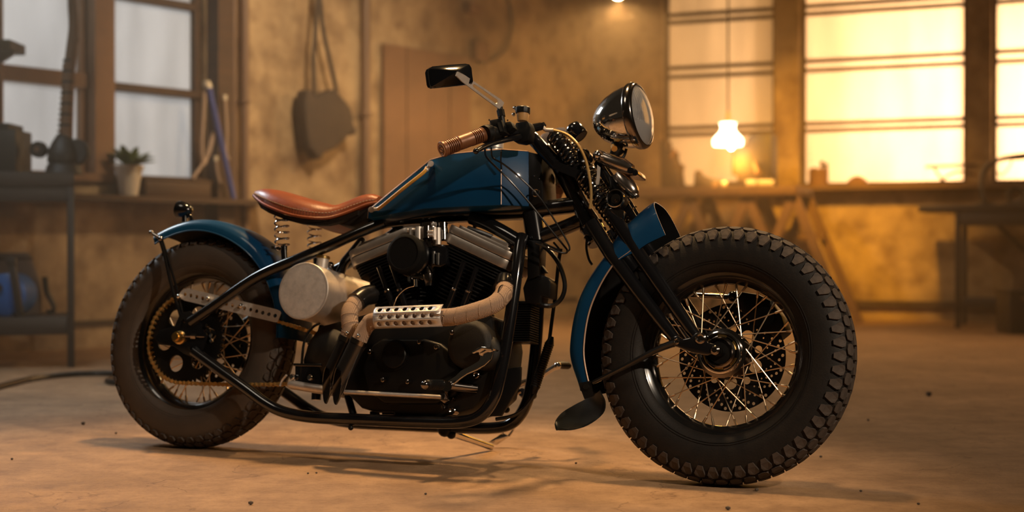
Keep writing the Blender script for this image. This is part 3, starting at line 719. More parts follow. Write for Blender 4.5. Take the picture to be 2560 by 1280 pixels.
# stitches along the near and far edge
sm = MB().box((0, 0, 0), V((.0034, 0, 0)), V((0, .0011, 0)), V((0, 0, .0011))).mesh('stitch', smooth=False); sm.materials.append(M['stitch'])
for side, line in ((1, [r_[1] for r_ in sr]), (-1, [r_[19] for r_ in sr])):
    dist = 0; nxt = 0
    for i in range(len(line) - 1):
        p_, q_ = line[i], line[i + 1]; L = (q_ - p_).length
        while nxt < dist + L:
            o = link('stitch', sm, None, seat); o.location = p_.lerp(q_, (nxt - dist) / L) + V((0, -.0012 * side, .0006)); o.rotation_euler = (q_ - p_).to_track_quat('X', 'Z').to_euler(); nxt += .0098
        dist += L
mb = MB().prism(PP((808, 546, .045), (845, 540, .045), (915, 520, .045), (935, 520, .045), (915, 548, .045), (880, 566, .045), (850, 562, .045)), V((0, .09, 0)))
ob('saddle_bracket', mb, 'leatherunder', seat, bevel=.006)
mb = MB().prism([V((r_[0].x, -edg_w * .92, r_[0].z - .006)) for r_, edg_w in ((sr[i], -sr[i][0].y) for i in range(2, len(sr) - 6, 3))] + [V((sr[i][0].x, -(-sr[i][0].y) * .9, sr[i][0].z - .02)) for i in range(len(sr) - 8, 4, -3)], V((0, .02, 0)))
ob('saddle_pan', mb, 'leatherunder', seat)
# springs
def coil(p0, p1, r, turns, wire, n=18, rend=None, pts=None):
    d = p1 - p0; x, y = perp(d); L = []
    N = int(turns * n)
    for i in range(N + 1):
        t = i / N; a = 2 * PI * turns * t; rr = r if rend is None else lerp(r, rend, t)
        L.append(p0 + d * t + (x * math.cos(a) + y * math.sin(a)) * rr)
    return MB().tube(L, wire, 7)
for x, x2, v_, yt, yb in ((704, 706, .075, 540, 622), (786, 786, -.075, 546, 634)):
    spr = ob('saddle_spring', coil(P(x, yt, v_), P(x2, yb, v_), .0215, 5.3, .0028), 'chrome', bike)
    ob('spring_post', MB().cyl(P(x2 + 4, yb - 6, v_), P(x2 + 6, yb + 26, v_), .0105, 16).cyl(P(x2 - 26, yb - 4, v_), P(x2 - 6, yb, v_), .005, 8), 'black', spr)
# ---- oil tank: horizontal drum with cloudy polished end
oc = P(757, 727, .165); 
orr = .0835
od = ob('oil_tank', MB().lathe(V((oc.x, 0, oc.z)), RIGHT, [(-.16, 0), (-.16, orr - .003), (-.157, orr), (.158, orr), (.1615, orr + .0015), (.164, orr), (.1645, orr - .004)], 64), 'alu', bike, 'round bare aluminium oil tank', angle=30)
ob('tank_end', MB().lathe(V((oc.x, 0, oc.z)), RIGHT, [(.1635, orr - .002), (.1640, orr - .006), (.1642, .0)], 64), 'cloudalu', od)
fx = P(802, 690, .09); fd = V((.05, 0, 1)).normalized()
fl = ob('oil_filler', MB().lathe(V((fx.x, -.09, oc.z + .075)), fd, [(0, 0), (0, .018), (.034, .018), (.034, 0)], 28), 'alu', od, angle=30)
ob('oil_cap', MB().lathe(V((fx.x, -.09, oc.z + .075)) + fd * .034, fd, [(0, .0), (0, .0205), (.007, .0205), (.009, .017), (.009, 0)], 28), 'brass', fl, angle=30)
ob('oil_fitting', MB().ball(P(826, 664, .04), .012).cyl(P(826, 664, .04), P(836, 684, .04), .008), 'dchrome', od)
# ---- engine: 45-degree V-twin
CK = V((.812, 0, .225))
case = MB()
co_ = [(772, 850), (800, 815), (860, 800), (930, 780), (1010, 765), (1150, 765), (1228, 790), (1238, 860), (1230, 930), (1222, 985), (1180, 1022), (1100, 1046), (984, 1046), (984, 1030), (935, 1030), (902, 1020), (868, 985), (800, 985), (760, 968), (756, 900)]
case.prism(PP(*[(x, y, .10) for x, y in co_]), V((0, .20, 0)))
eng = ob('crankcase', case, 'satin', bike, 'black V-twin engine case', bevel=.008)
# cam cover with round nose and points cover
cc = [(930, 862), (955, 846), (1060, 846), (1100, 858), (1128, 880), (1150, 930), (1140, 985), (1090, 1010), (960, 1010), (920, 980), (905, 920)]
cam_ = ob('cam_cover', MB().prism(PP(*[(x, y, .125) for x, y in cc]), V((0, .026, 0))), 'satin', eng, bevel=.008, seg=3)
pc = P(990, 888, .125)
pco = ob('points_cover', MB().lathe(pc, RIGHT, [(-.02, .044), (.004, .044), (.004, .039), (.013, .0385), (.016, .036), (.017, 0)], 48), 'satin', eng, angle=30)
for a in (0, PI): ob('cover_screw', MB().cyl(pc + V((.030 * math.cos(a), -.015, .012 * math.sin(a))), pc + V((.030 * math.cos(a), -.0185, 0)), .0035, 10), 'satin', pco)
gc = P(1176, 862, .125)
gco = ob('generator_cover', MB().lathe(gc, RIGHT, [(-.06, .070), (.002, .070), (.010, .066), (.016, .056), (.018, .05), (.018, 0)], 56), 'crinkle', eng, angle=40)
ob('cover_lobe', MB().lathe(P(1208, 880, .125), RIGHT, [(-.05, .05), (-.004, .05), (.006, .042), (.010, .03), (.010, 0)], 40), 'crinkle', gco, angle=40)
for x, y in ((1180, 836), (1131, 832), (1170, 893), (1091, 868), (1049, 855), (925, 880), (1020, 955), (958, 950)):
    q = P(x, y, .138); ob('cover_bolt', MB().lathe(q, RIGHT, [(-.01, .0065), (.004, .0065), (.005, .0045), (.002, .003), (.002, 0)], 12), 'dchrome', eng, angle=30)
# gearbox dome behind the pipes
dm = P(822, 885, .10)
ob('sprocket_cover', MB().lathe(dm, RIGHT, [(-.02, .075), (.006, .074), (.018, .066), (.028, .05), (.034, .03), (.036, 0)], 48), 'crinkle', eng, angle=60)
mb = MB().tube(spl(PP((752, 975, .125), (755, 900, .128), (762, 850, .128), (780, 820, .12), (800, 808, .11)), 5), .004, 8)
ob('cover_lip', mb, 'dchrome', eng)
# bottom fittings of the case
for x, y, r_ in ((1192, 938, .010), (1133, 1027, .010), (1110, 1017, .007), (1131, 995, .007), (1147, 968, .011)):
    ob('case_bolt', MB().lathe(P(x, y, .112), RIGHT, [(-.02, r_), (.006, r_), (.008, r_ * .8), (.005, r_ * .5), (.005, 0)], 18), 'dchrome', eng, angle=30)
mb = MB().prism(PP((925, 1028, .08), (940, 1028, .08), (942, 1038, .08), (924, 1038, .08)), V((0, .02, 0))).prism(PP((955, 1028, .08), (978, 1028, .08), (978, 1036, .08), (955, 1036, .08)), V((0, .03, 0)))
ob('drain_plug', mb, 'satin', eng)
# cylinders
def cyl_bank(ang, px, name):
    d = V((math.sin(ang), 0, math.cos(ang))); f = V((math.cos(ang), 0, -math.sin(ang))); r = V((0, -1, 0))
    top_c = P(*px, .085); top_c.y = 0
    def rr(s, hl, hw, rad=.03, n=5):                     # rounded rectangle loop at height s below/above the rocker centre
        L = []
        for cx, cy, a0 in ((1, 1, 0), (-1, 1, 1), (-1, -1, 2), (1, -1, 3)):
            for i in range(n + 1):
                a = (a0 + i / n) * PI / 2; L.append(top_c + d * s + f * (cx * (hl - rad) + rad * math.cos(a)) + r * (cy * (hw - rad) + rad * math.sin(a)))
        return L
    core = MB().tube([top_c + d * -.24, top_c + d * -.03], .062, 32)
    bar = ob('cylinder', core, 'satin', eng, angle=50)
    for i in range(13):                                  # cylinder fins
        s = -.205 + i * .0115; w_ = .082 if i > 1 else .074
        ob('cylinder_fin', MB().prism(rr(s, w_, w_, .05, 4), d * .0035), 'fin', bar, smooth=False)
    for i in range(5):                                   # head fins
        s = -.068 + i * .0085
        ob('cylinder_fin', MB().prism(rr(s, .106 - (.008 * (4 - i) / 4), .084, .032, 4), d * .0038), 'fin', bar, smooth=False)
    hd = MB(); hd.prism(rr(-.06, .072, .066, .03, 4), d * .05); ob('cylinder_head', hd, 'satin', bar, bevel=.002)
    # rocker box: two silver layers and a darker cap
    lo = MB(); lo.prism(rr(-.030, .115, .087, .032, 6), d * .027); rb = ob('rocker_box', lo, 'rocker', eng, 'cast silver rocker box', bevel=.002, angle=30)
    up = MB(); up.prism(rr(-.0015, .1155, .0875, .032, 6), d * .024); ob('rocker_cover', up, 'rocker', rb, bevel=.003, angle=30)
    cp2 = MB(); cp2.prism(rr(.0225, .095, .068, .02, 4), d * .008); cp2.prism([q + f * (-.03 if ang < 0 else .028) for q in rr(.030, .052, .054, .015, 4)], d * .012)
    ob('rocker_cap', cp2, 'rocker', rb, bevel=.002)
    sg_ = MB(); sg_.prism(rr(-.0032, .1125, .0855, .030, 6), d * .0018); ob('gasket', sg_, 'satin', rb, smooth=False)
    return top_c, d, f
cyl_bank(math.radians(-20.5), (950, 614), 'rear')
cyl_bank(math.radians(22.5), (1193, 612), 'front')
ob('intake_manifold', MB().prism(PP((985, 640, -.02), (1040, 615, -.02), (1130, 610, -.02), (1190, 650, -.02), (1180, 775, -.02), (985, 775, -.02)), V((0, .06, 0))), 'fin', eng, bevel=.006)
ob('tappet_block', MB().prism(PP((962, 752, .07), (1040, 748, .07), (1040, 800, .07), (962, 800, .07)), V((0, .05, 0))).prism(PP((1098, 748, .07), (1186, 752, .07), (1186, 800, .07), (1098, 800, .07)), V((0, .05, 0))), 'satin', eng, bevel=.004)
# push-rod tubes
for (x0, y0), (x1, y1) in (((947, 668), (985, 772)), ((978, 660), (1016, 772)), ((1160, 655), (1118, 772)), ((1192, 668), (1156, 772))):
    a, b = P(x0, y0, .098), P(x1, y1, .098); m = a.lerp(b, .58)
    pr_ = ob('pushrod_tube', MB().cyl(a, m, .0078, 14).cyl(m, b, .0100, 14), 'black', eng, angle=40)
    ob('tube_collar', MB().tube([m - (b - a) * .02, m, m + (b - a) * .03], [.0105, .0118, .0105], 14), 'dchrome', pr_)
# carburettor and air cleaner
ac = P(1012, 634, .145)
ob('air_cleaner', MB().lathe(ac, RIGHT, [(-.05, 0), (-.05, .050), (-.045, .055), (-.01, .0575), (.004, .0565), (.008, .052), (.009, .047), (.006, .045), (.006, 0)], 56), 'sgrey', bike, 'round black air cleaner', angle=35)
ob('cleaner_ring', MB().lathe(ac, RIGHT, [(-.048, .0555), (-.040, .0595), (-.034, .0595), (-.030, .0560)], 56), 'black', bike.children[-1])
crb = ob('carburetor', MB().tube(PP((1076, 560, .06), (1076, 600, .06), (1076, 640, .06), (1070, 700, .06)), [.030, .034, .030, .026], 24), 'dchrome', bike, 'polished metal carburettor', angle=50)
for (x0, y0, x1, y1, v_, r_) in ((1030, 572, 1030, 602, .10, .009), (1047, 568, 1047, 604, .11, .011), (1068, 566, 1068, 596, .115, .012), (1086, 568, 1086, 600, .11, .006), (1095, 570, 1095, 612, .10, .009), (1108, 558, 1109, 600, .07, .014), (1020, 576, 1046, 576, .10, .007), (1070, 580, 1084, 580, .12, .0055), (1070, 588, 1084, 588, .12, .0055), (1058, 566, 1090, 560, .08, .006)):
    ob('carburetor_fitting', MB().cyl(P(x0, y0, v_), P(x1, y1, v_), r_, 14), 'alu' if r_ < .0115 else 'dchrome', crb, angle=40)
for (x0, x1, y0, y1) in ((1080, 1087, 629, 660), (1091, 1098, 633, 662)): ob('slide_tube', MB().cyl(P((x0 + x1) / 2, y0, .105), P((x0 + x1) / 2, y1, .105), .0055, 12), 'chrome', crb)
ob('carburetor_body', MB().prism(PP((1064, 618, .098), (1108, 610, .098), (1116, 620, .098), (1116, 660, .098), (1100, 668, .098), (1064, 662, .098)), V((0, .05, 0))), 'black', crb, bevel=.004)
ob('float_bowl', MB().lathe(P(1073, 712, .10), P(1070, 672, .10) - P(1073, 712, .10), [(-.004, 0), (-.004, .012), (.006, .013), (.012, .016), (.030, .0165), (.032, .012), (.042, .010), (.054, .004)], 24), 'dchrome', crb, angle=35)
ob('throttle_bracket', MB().prism(PP((1009, 681, .11), (1060, 685, .11), (1066, 693, .11), (1056, 700, .11), (1048, 696, .11), (1022, 692, .11), (1010, 689, .11)), V((0, .012, 0))).prism(PP((1020, 692, .108), (1048, 696, .108), (1048, 702, .108), (1022, 700, .108)), V((0, .02, 0))), 'dchrome', crb, bevel=.001)
ob('throttle_pin', MB().cyl(P(1040, 699, .115), P(1040, 716, .115), .006, 12).cyl(P(1022, 692, .115), P(1023, 704, .115), .0045, 10), 'chrome', crb)
ob('choke_cable', MB().tube(spl(PP((1036, 715, .115), (1015, 722, .118), (995, 740, .118), (984, 765, .115)), 6), .0013, 6), 'chrome', crb)
# ---- exhaust: two wrapped headers into slash-cut black tails
def pipe(name, pts, r):
    return MB().tube(spl([P(*p) for p in pts], 6), r, 22)
fr_path = [(1262, 716, .10), (1256, 740, .14), (1232, 762, .17), (1190, 778, .19), (1140, 791, .20), (1105, 794, .20)]
ex1 = ob('exhaust_header', pipe('h', fr_path, .0245), 'wrap', bike, 'exhaust pipe bandaged in tan heat wrap', angle=60)
# overlapping turns of the wrap: slightly raised bands
def bands(pts, r, step, parent):
    L = spl([P(*p) for p in pts], 20); d = 0; nxt = step * .5
    for i in range(len(L) - 1):
        seg = (L[i + 1] - L[i]).length
        if d <= nxt < d + seg:
            t = (L[i + 1] - L[i]).normalized(); c = L[i]; tilt = (t + V((0, 0, .28))).normalized(); x, y = perp(tilt)
            loop = [c + (x * math.cos(a) + y * math.sin(a)) * r - t * ((x * math.cos(a) + y * math.sin(a)) * r).dot(t) * .0 for a in [2 * PI * k / 28 for k in range(28)]]
            ob('wrap_turn', MB().tube(loop, .0013, 6, closed=True), 'wrap', parent); nxt += step
        d += seg
bands(fr_path, .0247, .031, ex1)
ob('header_flange', MB().tube(PP((1262, 700, .08), (1260, 722, .105)), [.028, .031], 22), 'black', ex1)
ob('wrap_clamp', MB().tube(spl([P(1256, 740, .14) + V((0, .03 * math.cos(a), .03 * math.sin(a))) for a in [2 * PI * k / 12 for k in range(12)]], 2), .002, 6), 'dchrome', ex1)
tail1 = [(945, 800, .20), (920, 812, .20), (905, 836, .20), (896, 858, .20)]
ex1b = ob('exhaust_bend', pipe('b', [(1105, 794, .20)] + tail1, .022), 'wrap', bike, angle=60)
# drilled heat shield: half shell over the straight run
hs0, hs1 = P(944, 796, .208), P(1112, 790, .208); hd_ = hs1 - hs0; HL = hd_.length; hx = hd_.normalized(); R_ = .0355
up_ = V((0, 0, 1)); up_ = (up_ - hx * up_.dot(hx)).normalized(); nr_ = V((0, -1, 0))
def shmap(p):
    th = p[1] / R_; return hs0 + V((0, .008, 0)) + hx * p[0] + (nr_ * math.cos(th) + up_ * math.sin(th)) * R_
H2 = R_ * 1.02; oh = []
N_ = 24
outl = [(HL * i / N_, -H2) for i in range(N_ + 1)] + [(HL, -H2 + 2 * H2 * i / 12) for i in range(1, 12)] + [(HL - HL * i / N_, H2) for i in range(N_ + 1)] + [(0, H2 - 2 * H2 * i / 12) for i in range(1, 12)]
for j, (yy, off) in enumerate(((-.021, .018), (.0, .026), (.021, .018))):
    for i in range(7): oh.append(circ(off + i * (HL - .045) / 6.3, yy, .0072, 16))
# subdivide: grid strips between holes keep the curve; tessellate in vertical slices
shield = MB()
import itertools
def shell():
    loops = [outl] + oh
    flat = [p for l in loops for p in l]
    tris = geometry.tessellate_polygon([[V((p[0], p[1], 0)) for p in l] for l in loops])
    bm = bmesh.new(); vv = [bm.verts.new((p[0], p[1], 0)) for p in flat]
    for t in tris:
        try: bm.faces.new([vv[i] for i in t])
        except ValueError: pass
    for k in range(-6, 7):
        yy = k * H2 / 7
        bmesh.ops.bisect_plane(bm, geom=bm.verts[:] + bm.edges[:] + bm.faces[:], plane_co=(0, yy, 0), plane_no=(0, 1, 0))
    n = [q for q in bm.verts]
    ex = bmesh.ops.solidify(bm, geom=bm.faces[:], thickness=0) if False else None
    for q in bm.verts: q.co = shmap((q.co.x, q.co.y))
    bmesh.ops.recalc_face_normals(bm, faces=bm.faces)
    me = bpy.data.meshes.new('heat_shield'); bm.to_mesh(me); bm.free()
    for p in me.polygons: p.use_smooth = True
    return me
hso = link('heat_shield', shell(), 'alu', bike, 'drilled silver exhaust heat shield')
md = hso.modifiers.new('thickness', 'SOLIDIFY'); md.thickness = .0018; md.offset = 0
for x, y in ((950, 793), (1108, 790)): ob('shield_screw', MB().ball(P(x, y, .236), .003, 8), 'chrome', hso)
re_path = [(915, 742, .10), (893, 752, .13), (876, 775, .16), (874, 800, .168), (876, 825, .17), (868, 850, .17)]
ob('exhaust_port', MB().tube(spl(PP((935, 735, .08), (910, 742, .11), (890, 756, .14)), 5), .030, 20), 'pipeblk', eng)
ex2 = ob('exhaust_header', pipe('h2', re_path[1:], .0245), 'wrap', bike, angle=60); bands(re_path[1:], .0247, .026, ex2)
def tailpipe(p0, p1, r, cut):
    """straight tube whose open end is cut on the slant"""
    d = (p1 - p0).normalized(); x = (V((0, 0, 1)) - d * V((0, 0, 1)).dot(d)).normalized(); x = V((-.45, -.9, 0)); x = (x - d * x.dot(d)).normalized(); y = d.cross(x); n = 28; L = (p1 - p0).length; mb = MB()
    rings = []
    for rr, h in ((r, 0), (r, .25), (r, .5), (r, 'c'), (r - .0022, 'c'), (r - .0022, .3)):
        ring = []
        for i in range(n):
            a = 2 * PI * i / n; c = x * math.cos(a) + y * math.sin(a)
            hh_ = L * h if h != 'c' else L - cut * (math.cos(a) * .5 + .5)
            ring.append(p0 + d * hh_ + c * rr)
        rings.append(ring)
    vs = [q for g in rings for q in g]; fs = [(i * n + j, i * n + (j + 1) % n, (i + 1) * n + (j + 1) % n, (i + 1) * n + j) for i in range(5) for j in range(n)]
    fs.append(tuple(5 * n + j for j in range(n))); fs.append(tuple(range(n)))
    return mb.add(vs, fs)
for p0, p1, ex in (((897, 852, .20), (822, 1006, .205), ex1b), ((869, 846, .17), (797, 1004, .172), ex2)):
    a, b = P(*p0), P(*p1); tp = ob('tail_pipe', tailpipe(a, b, .0245, .105), 'pipeblk', bike, 'black slash-cut tail pipe' if ex is ex2 else None, angle=40)
    ob('pipe_clamp', MB().tube([a - (b - a) * .02, a + (b - a) * .05], .0262, 22), 'dchrome', tp); ob('clamp_bolt', MB().ball(a + V((.012, -.024, .012)), .006, 10), 'chrome', tp)
# ---- controls at the feet
mb = MB().prism(PP((737, 913, .13), (800, 913, .13), (800, 968, .13), (737, 966, .13)), V((0, .07, 0)))
bb = ob('control_box', mb, 'black', bike, 'small black box above the brake cylinder', bevel=.003)
ob('box_lid', MB().prism(PP((733, 908, .134), (804, 909, .134), (804, 916, .134), (733, 915, .134)), V((0, .078, 0))), 'dchrome', bb, bevel=.001)
for x, y in ((777, 944), (733, 943)): ob('box_bolt', MB().lathe(P(x, y, .132), RIGHT, [(0, .009), (.006, .009), (.010, .006), (.011, 0)], 14), 'chrome', bb, angle=30)
mc = ob('brake_cylinder', MB().tube(PP((722, 962, .128), (730, 962, .128), (790, 972, .128), (815, 975, .128)), [.009, .0135, .0135, .0135], 18), 'alu', bike, angle=40)
ob('brake_line', MB().tube(spl(PP((700, 965, .12), (706, 950, .12), (716, 938, .125)), 4), .0035, 8), 'alu', mc)
ob('brake_rod', MB().cyl(P(862, 980, .135), P(1105, 993, .142), .0062, 12), 'alu', bike)
ob('rod_clevis', MB().prism(PP((1100, 983, .146), (1118, 983, .146), (1122, 1000, .146), (1110, 1008, .146), (1100, 1000, .146)), V((0, .016, 0))), 'dchrome', bike.children[-1], bevel=.001)
# brake pedal: chrome arm with a hooked pad
bp_ = [(1196, 868), (1210, 866), (1229, 871), (1232, 880), (1226, 900), (1212, 914), (1192, 926), (1168, 936), (1150, 948), (1134, 962), (1122, 972), (1112, 964), (1122, 950), (1138, 940), (1152, 926), (1176, 914), (1196, 902), (1200, 894), (1196, 884), (1186, 884), (1178, 880)]
ped = ob('brake_pedal', MB().prism(PP(*[(x, y, .165) for x, y in bp_]), V((0, .010, 0))), 'chrome', bike, bevel=.0025)
ob('pedal_pad', MB().prism(PP((1178, 880, .20), (1202, 866, .20), (1230, 870, .20), (1228, 875, .20), (1204, 872, .20), (1182, 884, .20)), V((0, .045, 0))), 'chrome', ped, bevel=.0015)
ob('pedal_boss', MB().cyl(P(1116, 966, .12), P(1116, 966, .178), .015, 20).cyl(P(1116, 966, .13), P(1114, 1000, .145), .007, 10), 'dchrome', ped, angle=40)
def peg(s_, ax, label):
    pass
mb = MB().lathe(P(1108, 962, .168), (P(1066, 962, .255) - P(1108, 962, .168)), [(0, .0), (0, .012), (.010, .013), (.012, .0145)] + [(.015 + .006 * i + dx, .0145 - dr_) for i in range(11) for dx, dr_ in ((0, 0), (.003, 0), (.004, .0018), (.0055, .0018))] + [(.084, .0145), (.090, .012), (.093, .0)], 20)
fp = ob('foot_peg', mb, 'satin', bike, angle=35)
ob('peg_tip', MB().ball(P(1063, 962, .258), .013, 14), 'dchrome', fp)
ob('peg_mount', MB().cyl(P(1190, 972, .10), P(1108, 962, .17), .014, 16).ball(P(1106, 962, .17), .015), 'dchrome', fp, angle=40)
# far side: shift lever and peg
mb = MB().tube(PP((1292, 962, -.17), (1328, 950, -.18), (1345, 945, -.18), (1380, 922, -.20), (1394, 914, -.20)), [.0095, .0085, .0085, .0085, .0095], 14)
sl = ob('shift_lever', mb, 'chrome', bike); ob('lever_knob', MB().ball(P(1394, 914, -.20), .0115).ball(P(1291, 966, -.17), .010), 'chrome', sl)
ob('shift_peg', MB().tube(PP((1396, 912, -.205), (1404, 913, -.23), (1419, 914, -.25), (1424, 915, -.258)), [.009, .0115, .0115, .008], 14), 'satin', sl)
mb = MB().tube(PP((1262, 1010, -.15), (1280, 985, -.16), (1300, 976, -.17)), .010, 12); fp2 = ob('foot_peg', mb, 'dchrome', bike)
ob('peg_rubber', MB().tube(PP((1304, 980, -.18), (1312, 985, -.20), (1330, 988, -.235), (1336, 989, -.245)), [.012, .0155, .0155, .010], 16), 'satin', fp2)
ob('peg_spring', MB().ball(P(1266, 1024, -.14), .0105).cyl(P(1268, 990, -.15), P(1266, 1024, -.14), .006), 'satin', fp2)
# skid plate between the down tubes
ob('engine_mount', MB().prism(PP((1218, 930, .02), (1302, 916, .02), (1300, 960, .02), (1252, 1040, .02), (1180, 1042, .02)), V((0, .012, 0))), 'satin', frame, bevel=.002)
# kickstand on the far side, its foot on the floor
def wl(p):                                            # world point -> bike coordinates
    q = p - A; return V((q.dot(EU), q.dot(EY), q.dot(EZ)))
kf = wl(ground(1228, 1117, .012)); kp = P(1128, 1082, -.13)
mb = MB().tube([P(1108, 1070, -.12), kp, kp.lerp(kf, .5), kf], [.017, .014, .0115, .011], 14)
ks = ob('kickstand', mb, 'chrome', bike)
fo = [wl(ground(1222, 1122, .004)), wl(ground(1240, 1120, .004)), wl(ground(1262, 1095, .02)), wl(ground(1246, 1092, .02))]
fo = [wl(atdepth(x, y, 4.42)) for x, y in ((1216, 1108), (1240, 1112), (1272, 1090), (1256, 1082))]
ob('stand_foot', MB().prism(fo, EY * 0 + V((0, .012, 0))), 'chrome', ks, bevel=.002)
lp = [wl(atdepth(x, y, 4.42)) for x, y in ((1256, 1084), (1254, 1074), (1264, 1060), (1278, 1052), (1288, 1051), (1289, 1060), (1282, 1076), (1272, 1090))]
ob('stand_loop', MB().tube(spl(lp, 4), .0045, 8), 'chrome', ks)
ob('stand_pivot', MB().ball(P(1112, 1074, -.11), .022).ball(P(1128, 1086, -.12), .014), 'satin', ks)
ob('frame_tab', MB().cyl(P(875, 1050, .12), P(877, 1068, .12), .006, 10).ball(P(877, 1069, .12), .008), 'satin', frame)
mb = MB().tube(PP((868, 985, .03), (886, 1045, .06)), .011, 10); ob('engine_strut', mb, 'satin', frame)
# ---- springer fork
lv = .074
top_c = P(1440, 438, 0); low_c = P(1512, 598, 0)
fork = MB()
for s_ in (1, -1):
    def L_(pts):
        out = []
        for x, y, v in pts:
            q = P(x, y, v); q.y *= s_; out.append(q)
        return out
    fork.tube(L_([(1478, 556, lv), (1530, 640, lv), (1608, 745, lv), (1662, 815, lv), (1688, 848, lv)]), [.0205, .0205, .0195, .0175, .0150], 18)
for x0, y0, x1, y1 in ((1412, 428, 1470, 452), (1488, 585, 1532, 608)):
    a, b = P(x0, y0, 0), P(x1, y1, 0); c = (a + b) / 2; d = (b - a) / 2; n = V((-d.z, 0, d.x)).normalized()
    fork.box(c, d, V((0, lv + .012, 0)), n * .012)
fk = ob('springer_fork', fork, 'black', bike, 'black springer front fork', angle=50)
for s_ in (1, -1):
    def L_(pts):
        out = []
        for x, y, v in pts:
            q = P(x, y, v); q.y *= s_; out.append(q)
        return out
    ob('fork_leg', MB().tube(L_([(1456, 428, .06), (1500, 500, .066), (1544, 556, lv), (1600, 640, lv), (1680, 755, lv), (1730, 828, lv), (1744, 846, lv)]), [.012, .013, .0185, .0195, .0195, .0165, .0145], 18), 'black', fk, angle=50)
    # rocker at the axle
    rk = ob('fork_rocker', MB().prism(L_([(1680, 846, .082), (1698, 840, .082), (1712, 850, .082), (1730, 846, .082), (1745, 832, .082), (1762, 838, .082), (1772, 858, .082), (1792, 862, .082), (1794, 884, .082), (1772, 890, .082), (1735, 884, .082), (1700, 870, .082), (1684, 866, .082)]), V((0, -.018 * s_, 0))), 'black', fk, bevel=.004)
    for x, y, r_ in ((1692, 854, .0085), (1752, 846, .015)):
        q = P(x, y, .098); q.y *= s_
        ob('rocker_bolt', MB().lathe(q, V((0, -s_, 0)), [(-.005, r_), (.004, r_), (.007, r_ * .7), (.005, r_ * .45), (.006, 0)], 18), 'dchrome', rk, angle=30)
    a, b, c = L_([(1386, 338, .056), (1447, 426, .056), (1545, 560, .062)])
    sp1 = ob('fork_spring', coil(a, b, .0225, 9.5, .0040, 18), 'black', fk)
    ob('spring_rod', MB().cyl(a - (b - a) * .06, b, .0075, 12).ball(a - (b - a) * .07, .011, 12), 'dchrome', sp1)
    ob('spring_sleeve', MB().cyl(a, b, .0145, 14), 'satin', sp1)
    sp2 = ob('fork_spring', coil(b + (c - b) * .05, c, .0225, 13.5, .0036, 18), 'black', fk); ob('spring_sleeve', MB().cyl(b, c, .0145, 14), 'satin', sp2)
# black fairing plates in front of the lower springs
for s_ in (1, -1):
    pts = PP(*[(x, y, .03) for x, y in ((1492, 395), (1506, 408), (1562, 492), (1592, 542), (1580, 552), (1540, 500), (1500, 440), (1484, 410))]); 
    for q in pts: q.y *= s_
    pl = ob('fork_strip', MB().prism(pts, V((0, .006 * s_, 0))), 'black', fk, bevel=.001)
    for x, y in ((1583, 522), (1572, 505), (1545, 462)):
        q = P(x, y, .031); q.y *= s_; ob('strip_rivet', MB().ball(q, .0035, 8), 'brass', pl)
# chrome lamp bracket, horn
br = ob('lamp_bracket', MB().tube(PP((1492, 388, .03), (1520, 400, .03), (1558, 414, .03), (1580, 424, .03)), [.017, .020, .021, .014], 18), 'polish', fk, 'polished headlamp bracket', angle=45)
ob('bracket_block', MB().prism(PP((1520, 386, .04), (1550, 398, .04), (1592, 424, .04), (1594, 438, .04), (1570, 436, .04), (1544, 430, .04), (1520, 412, .04)), V((0, .08, 0))), 'polish', br, bevel=.006)
ob('bracket_bolt', MB().cyl(P(1502, 390, .04), P(1490, 388, .06), .012, 18).ball(P(1494, 388, .058), .013), 'chrome', br)
ob('bracket_bolt', MB().cyl(P(1576, 426, .04), P(1576, 426, .05), .009, 16).cyl(P(1588, 432, .03), P(1588, 432, .05), .008, 16), 'black', br)
hn = P(1566, 462, .02); hnd = (P(1590, 490, .02) - P(1540, 430, .02)).normalized()
ob('horn', MB().lathe(hn - hnd * .045, hnd, [(0, 0), (.004, .016), (.02, .022), (.05, .024), (.075, .020), (.088, .012), (.091, 0)], 28), 'polish', fk, 'polished teardrop horn', angle=50)
ob('horn_strap', MB().tube(spl(PP((1530, 440, .045), (1560, 470, .05), (1592, 495, .045)), 5), .004, 8).cyl(P(1588, 488, .04), P(1594, 490, .06), .005, 10), 'chrome', bike.children[-1] if False else fk)
bz = P(1541, 498, .085)
sg = ob('turn_signal', MB().lathe(bz, RIGHT, [(-.05, 0), (-.05, .016), (-.03, .024), (-.004, .0255), (.010, .026), (.013, .0245), (.011, .0225), (.002, .021), (.001, 0)], 40), 'satin', fk, angle=30)
ob('signal_bezel', MB().lathe(bz, RIGHT, [(.006, .0262), (.0125, .0255), (.0135, .0238), (.010, .0225)], 40), 'chrome', sg)
ob('signal_cap', MB().lathe(bz, RIGHT, [(.001, .014), (.006, .014), (.006, .010), (.012, .0095), (.012, .006), (.016, .0055), (.016, 0)], 28), 'dchrome', sg, angle=30)
mb = MB().prism(PP((1506, 526, .085), (1540, 516, .085), (1560, 528, .085), (1556, 548, .085), (1536, 540, .085), (1530, 552, .085), (1522, 534, .085)), V((0, .03, 0)))
ob('signal_mount', mb, 'dchrome', sg, bevel=.002)
ob('fork_ring', MB().lathe(P(1459, 390, .075), RIGHT, [(-.03, .018), (.002, .0205), (.004, .0185), (.001, .017), (-.004, 0)], 28), 'black', fk, angle=30)
ob('reflector_plate', MB().prism(PP((1493, 412, .07), (1500, 418, .07), (1498, 450, .07), (1494, 468, .07), (1489, 458, .07), (1492, 440, .07)), V((0, .004, 0))), 'alu', fk, smooth=False)
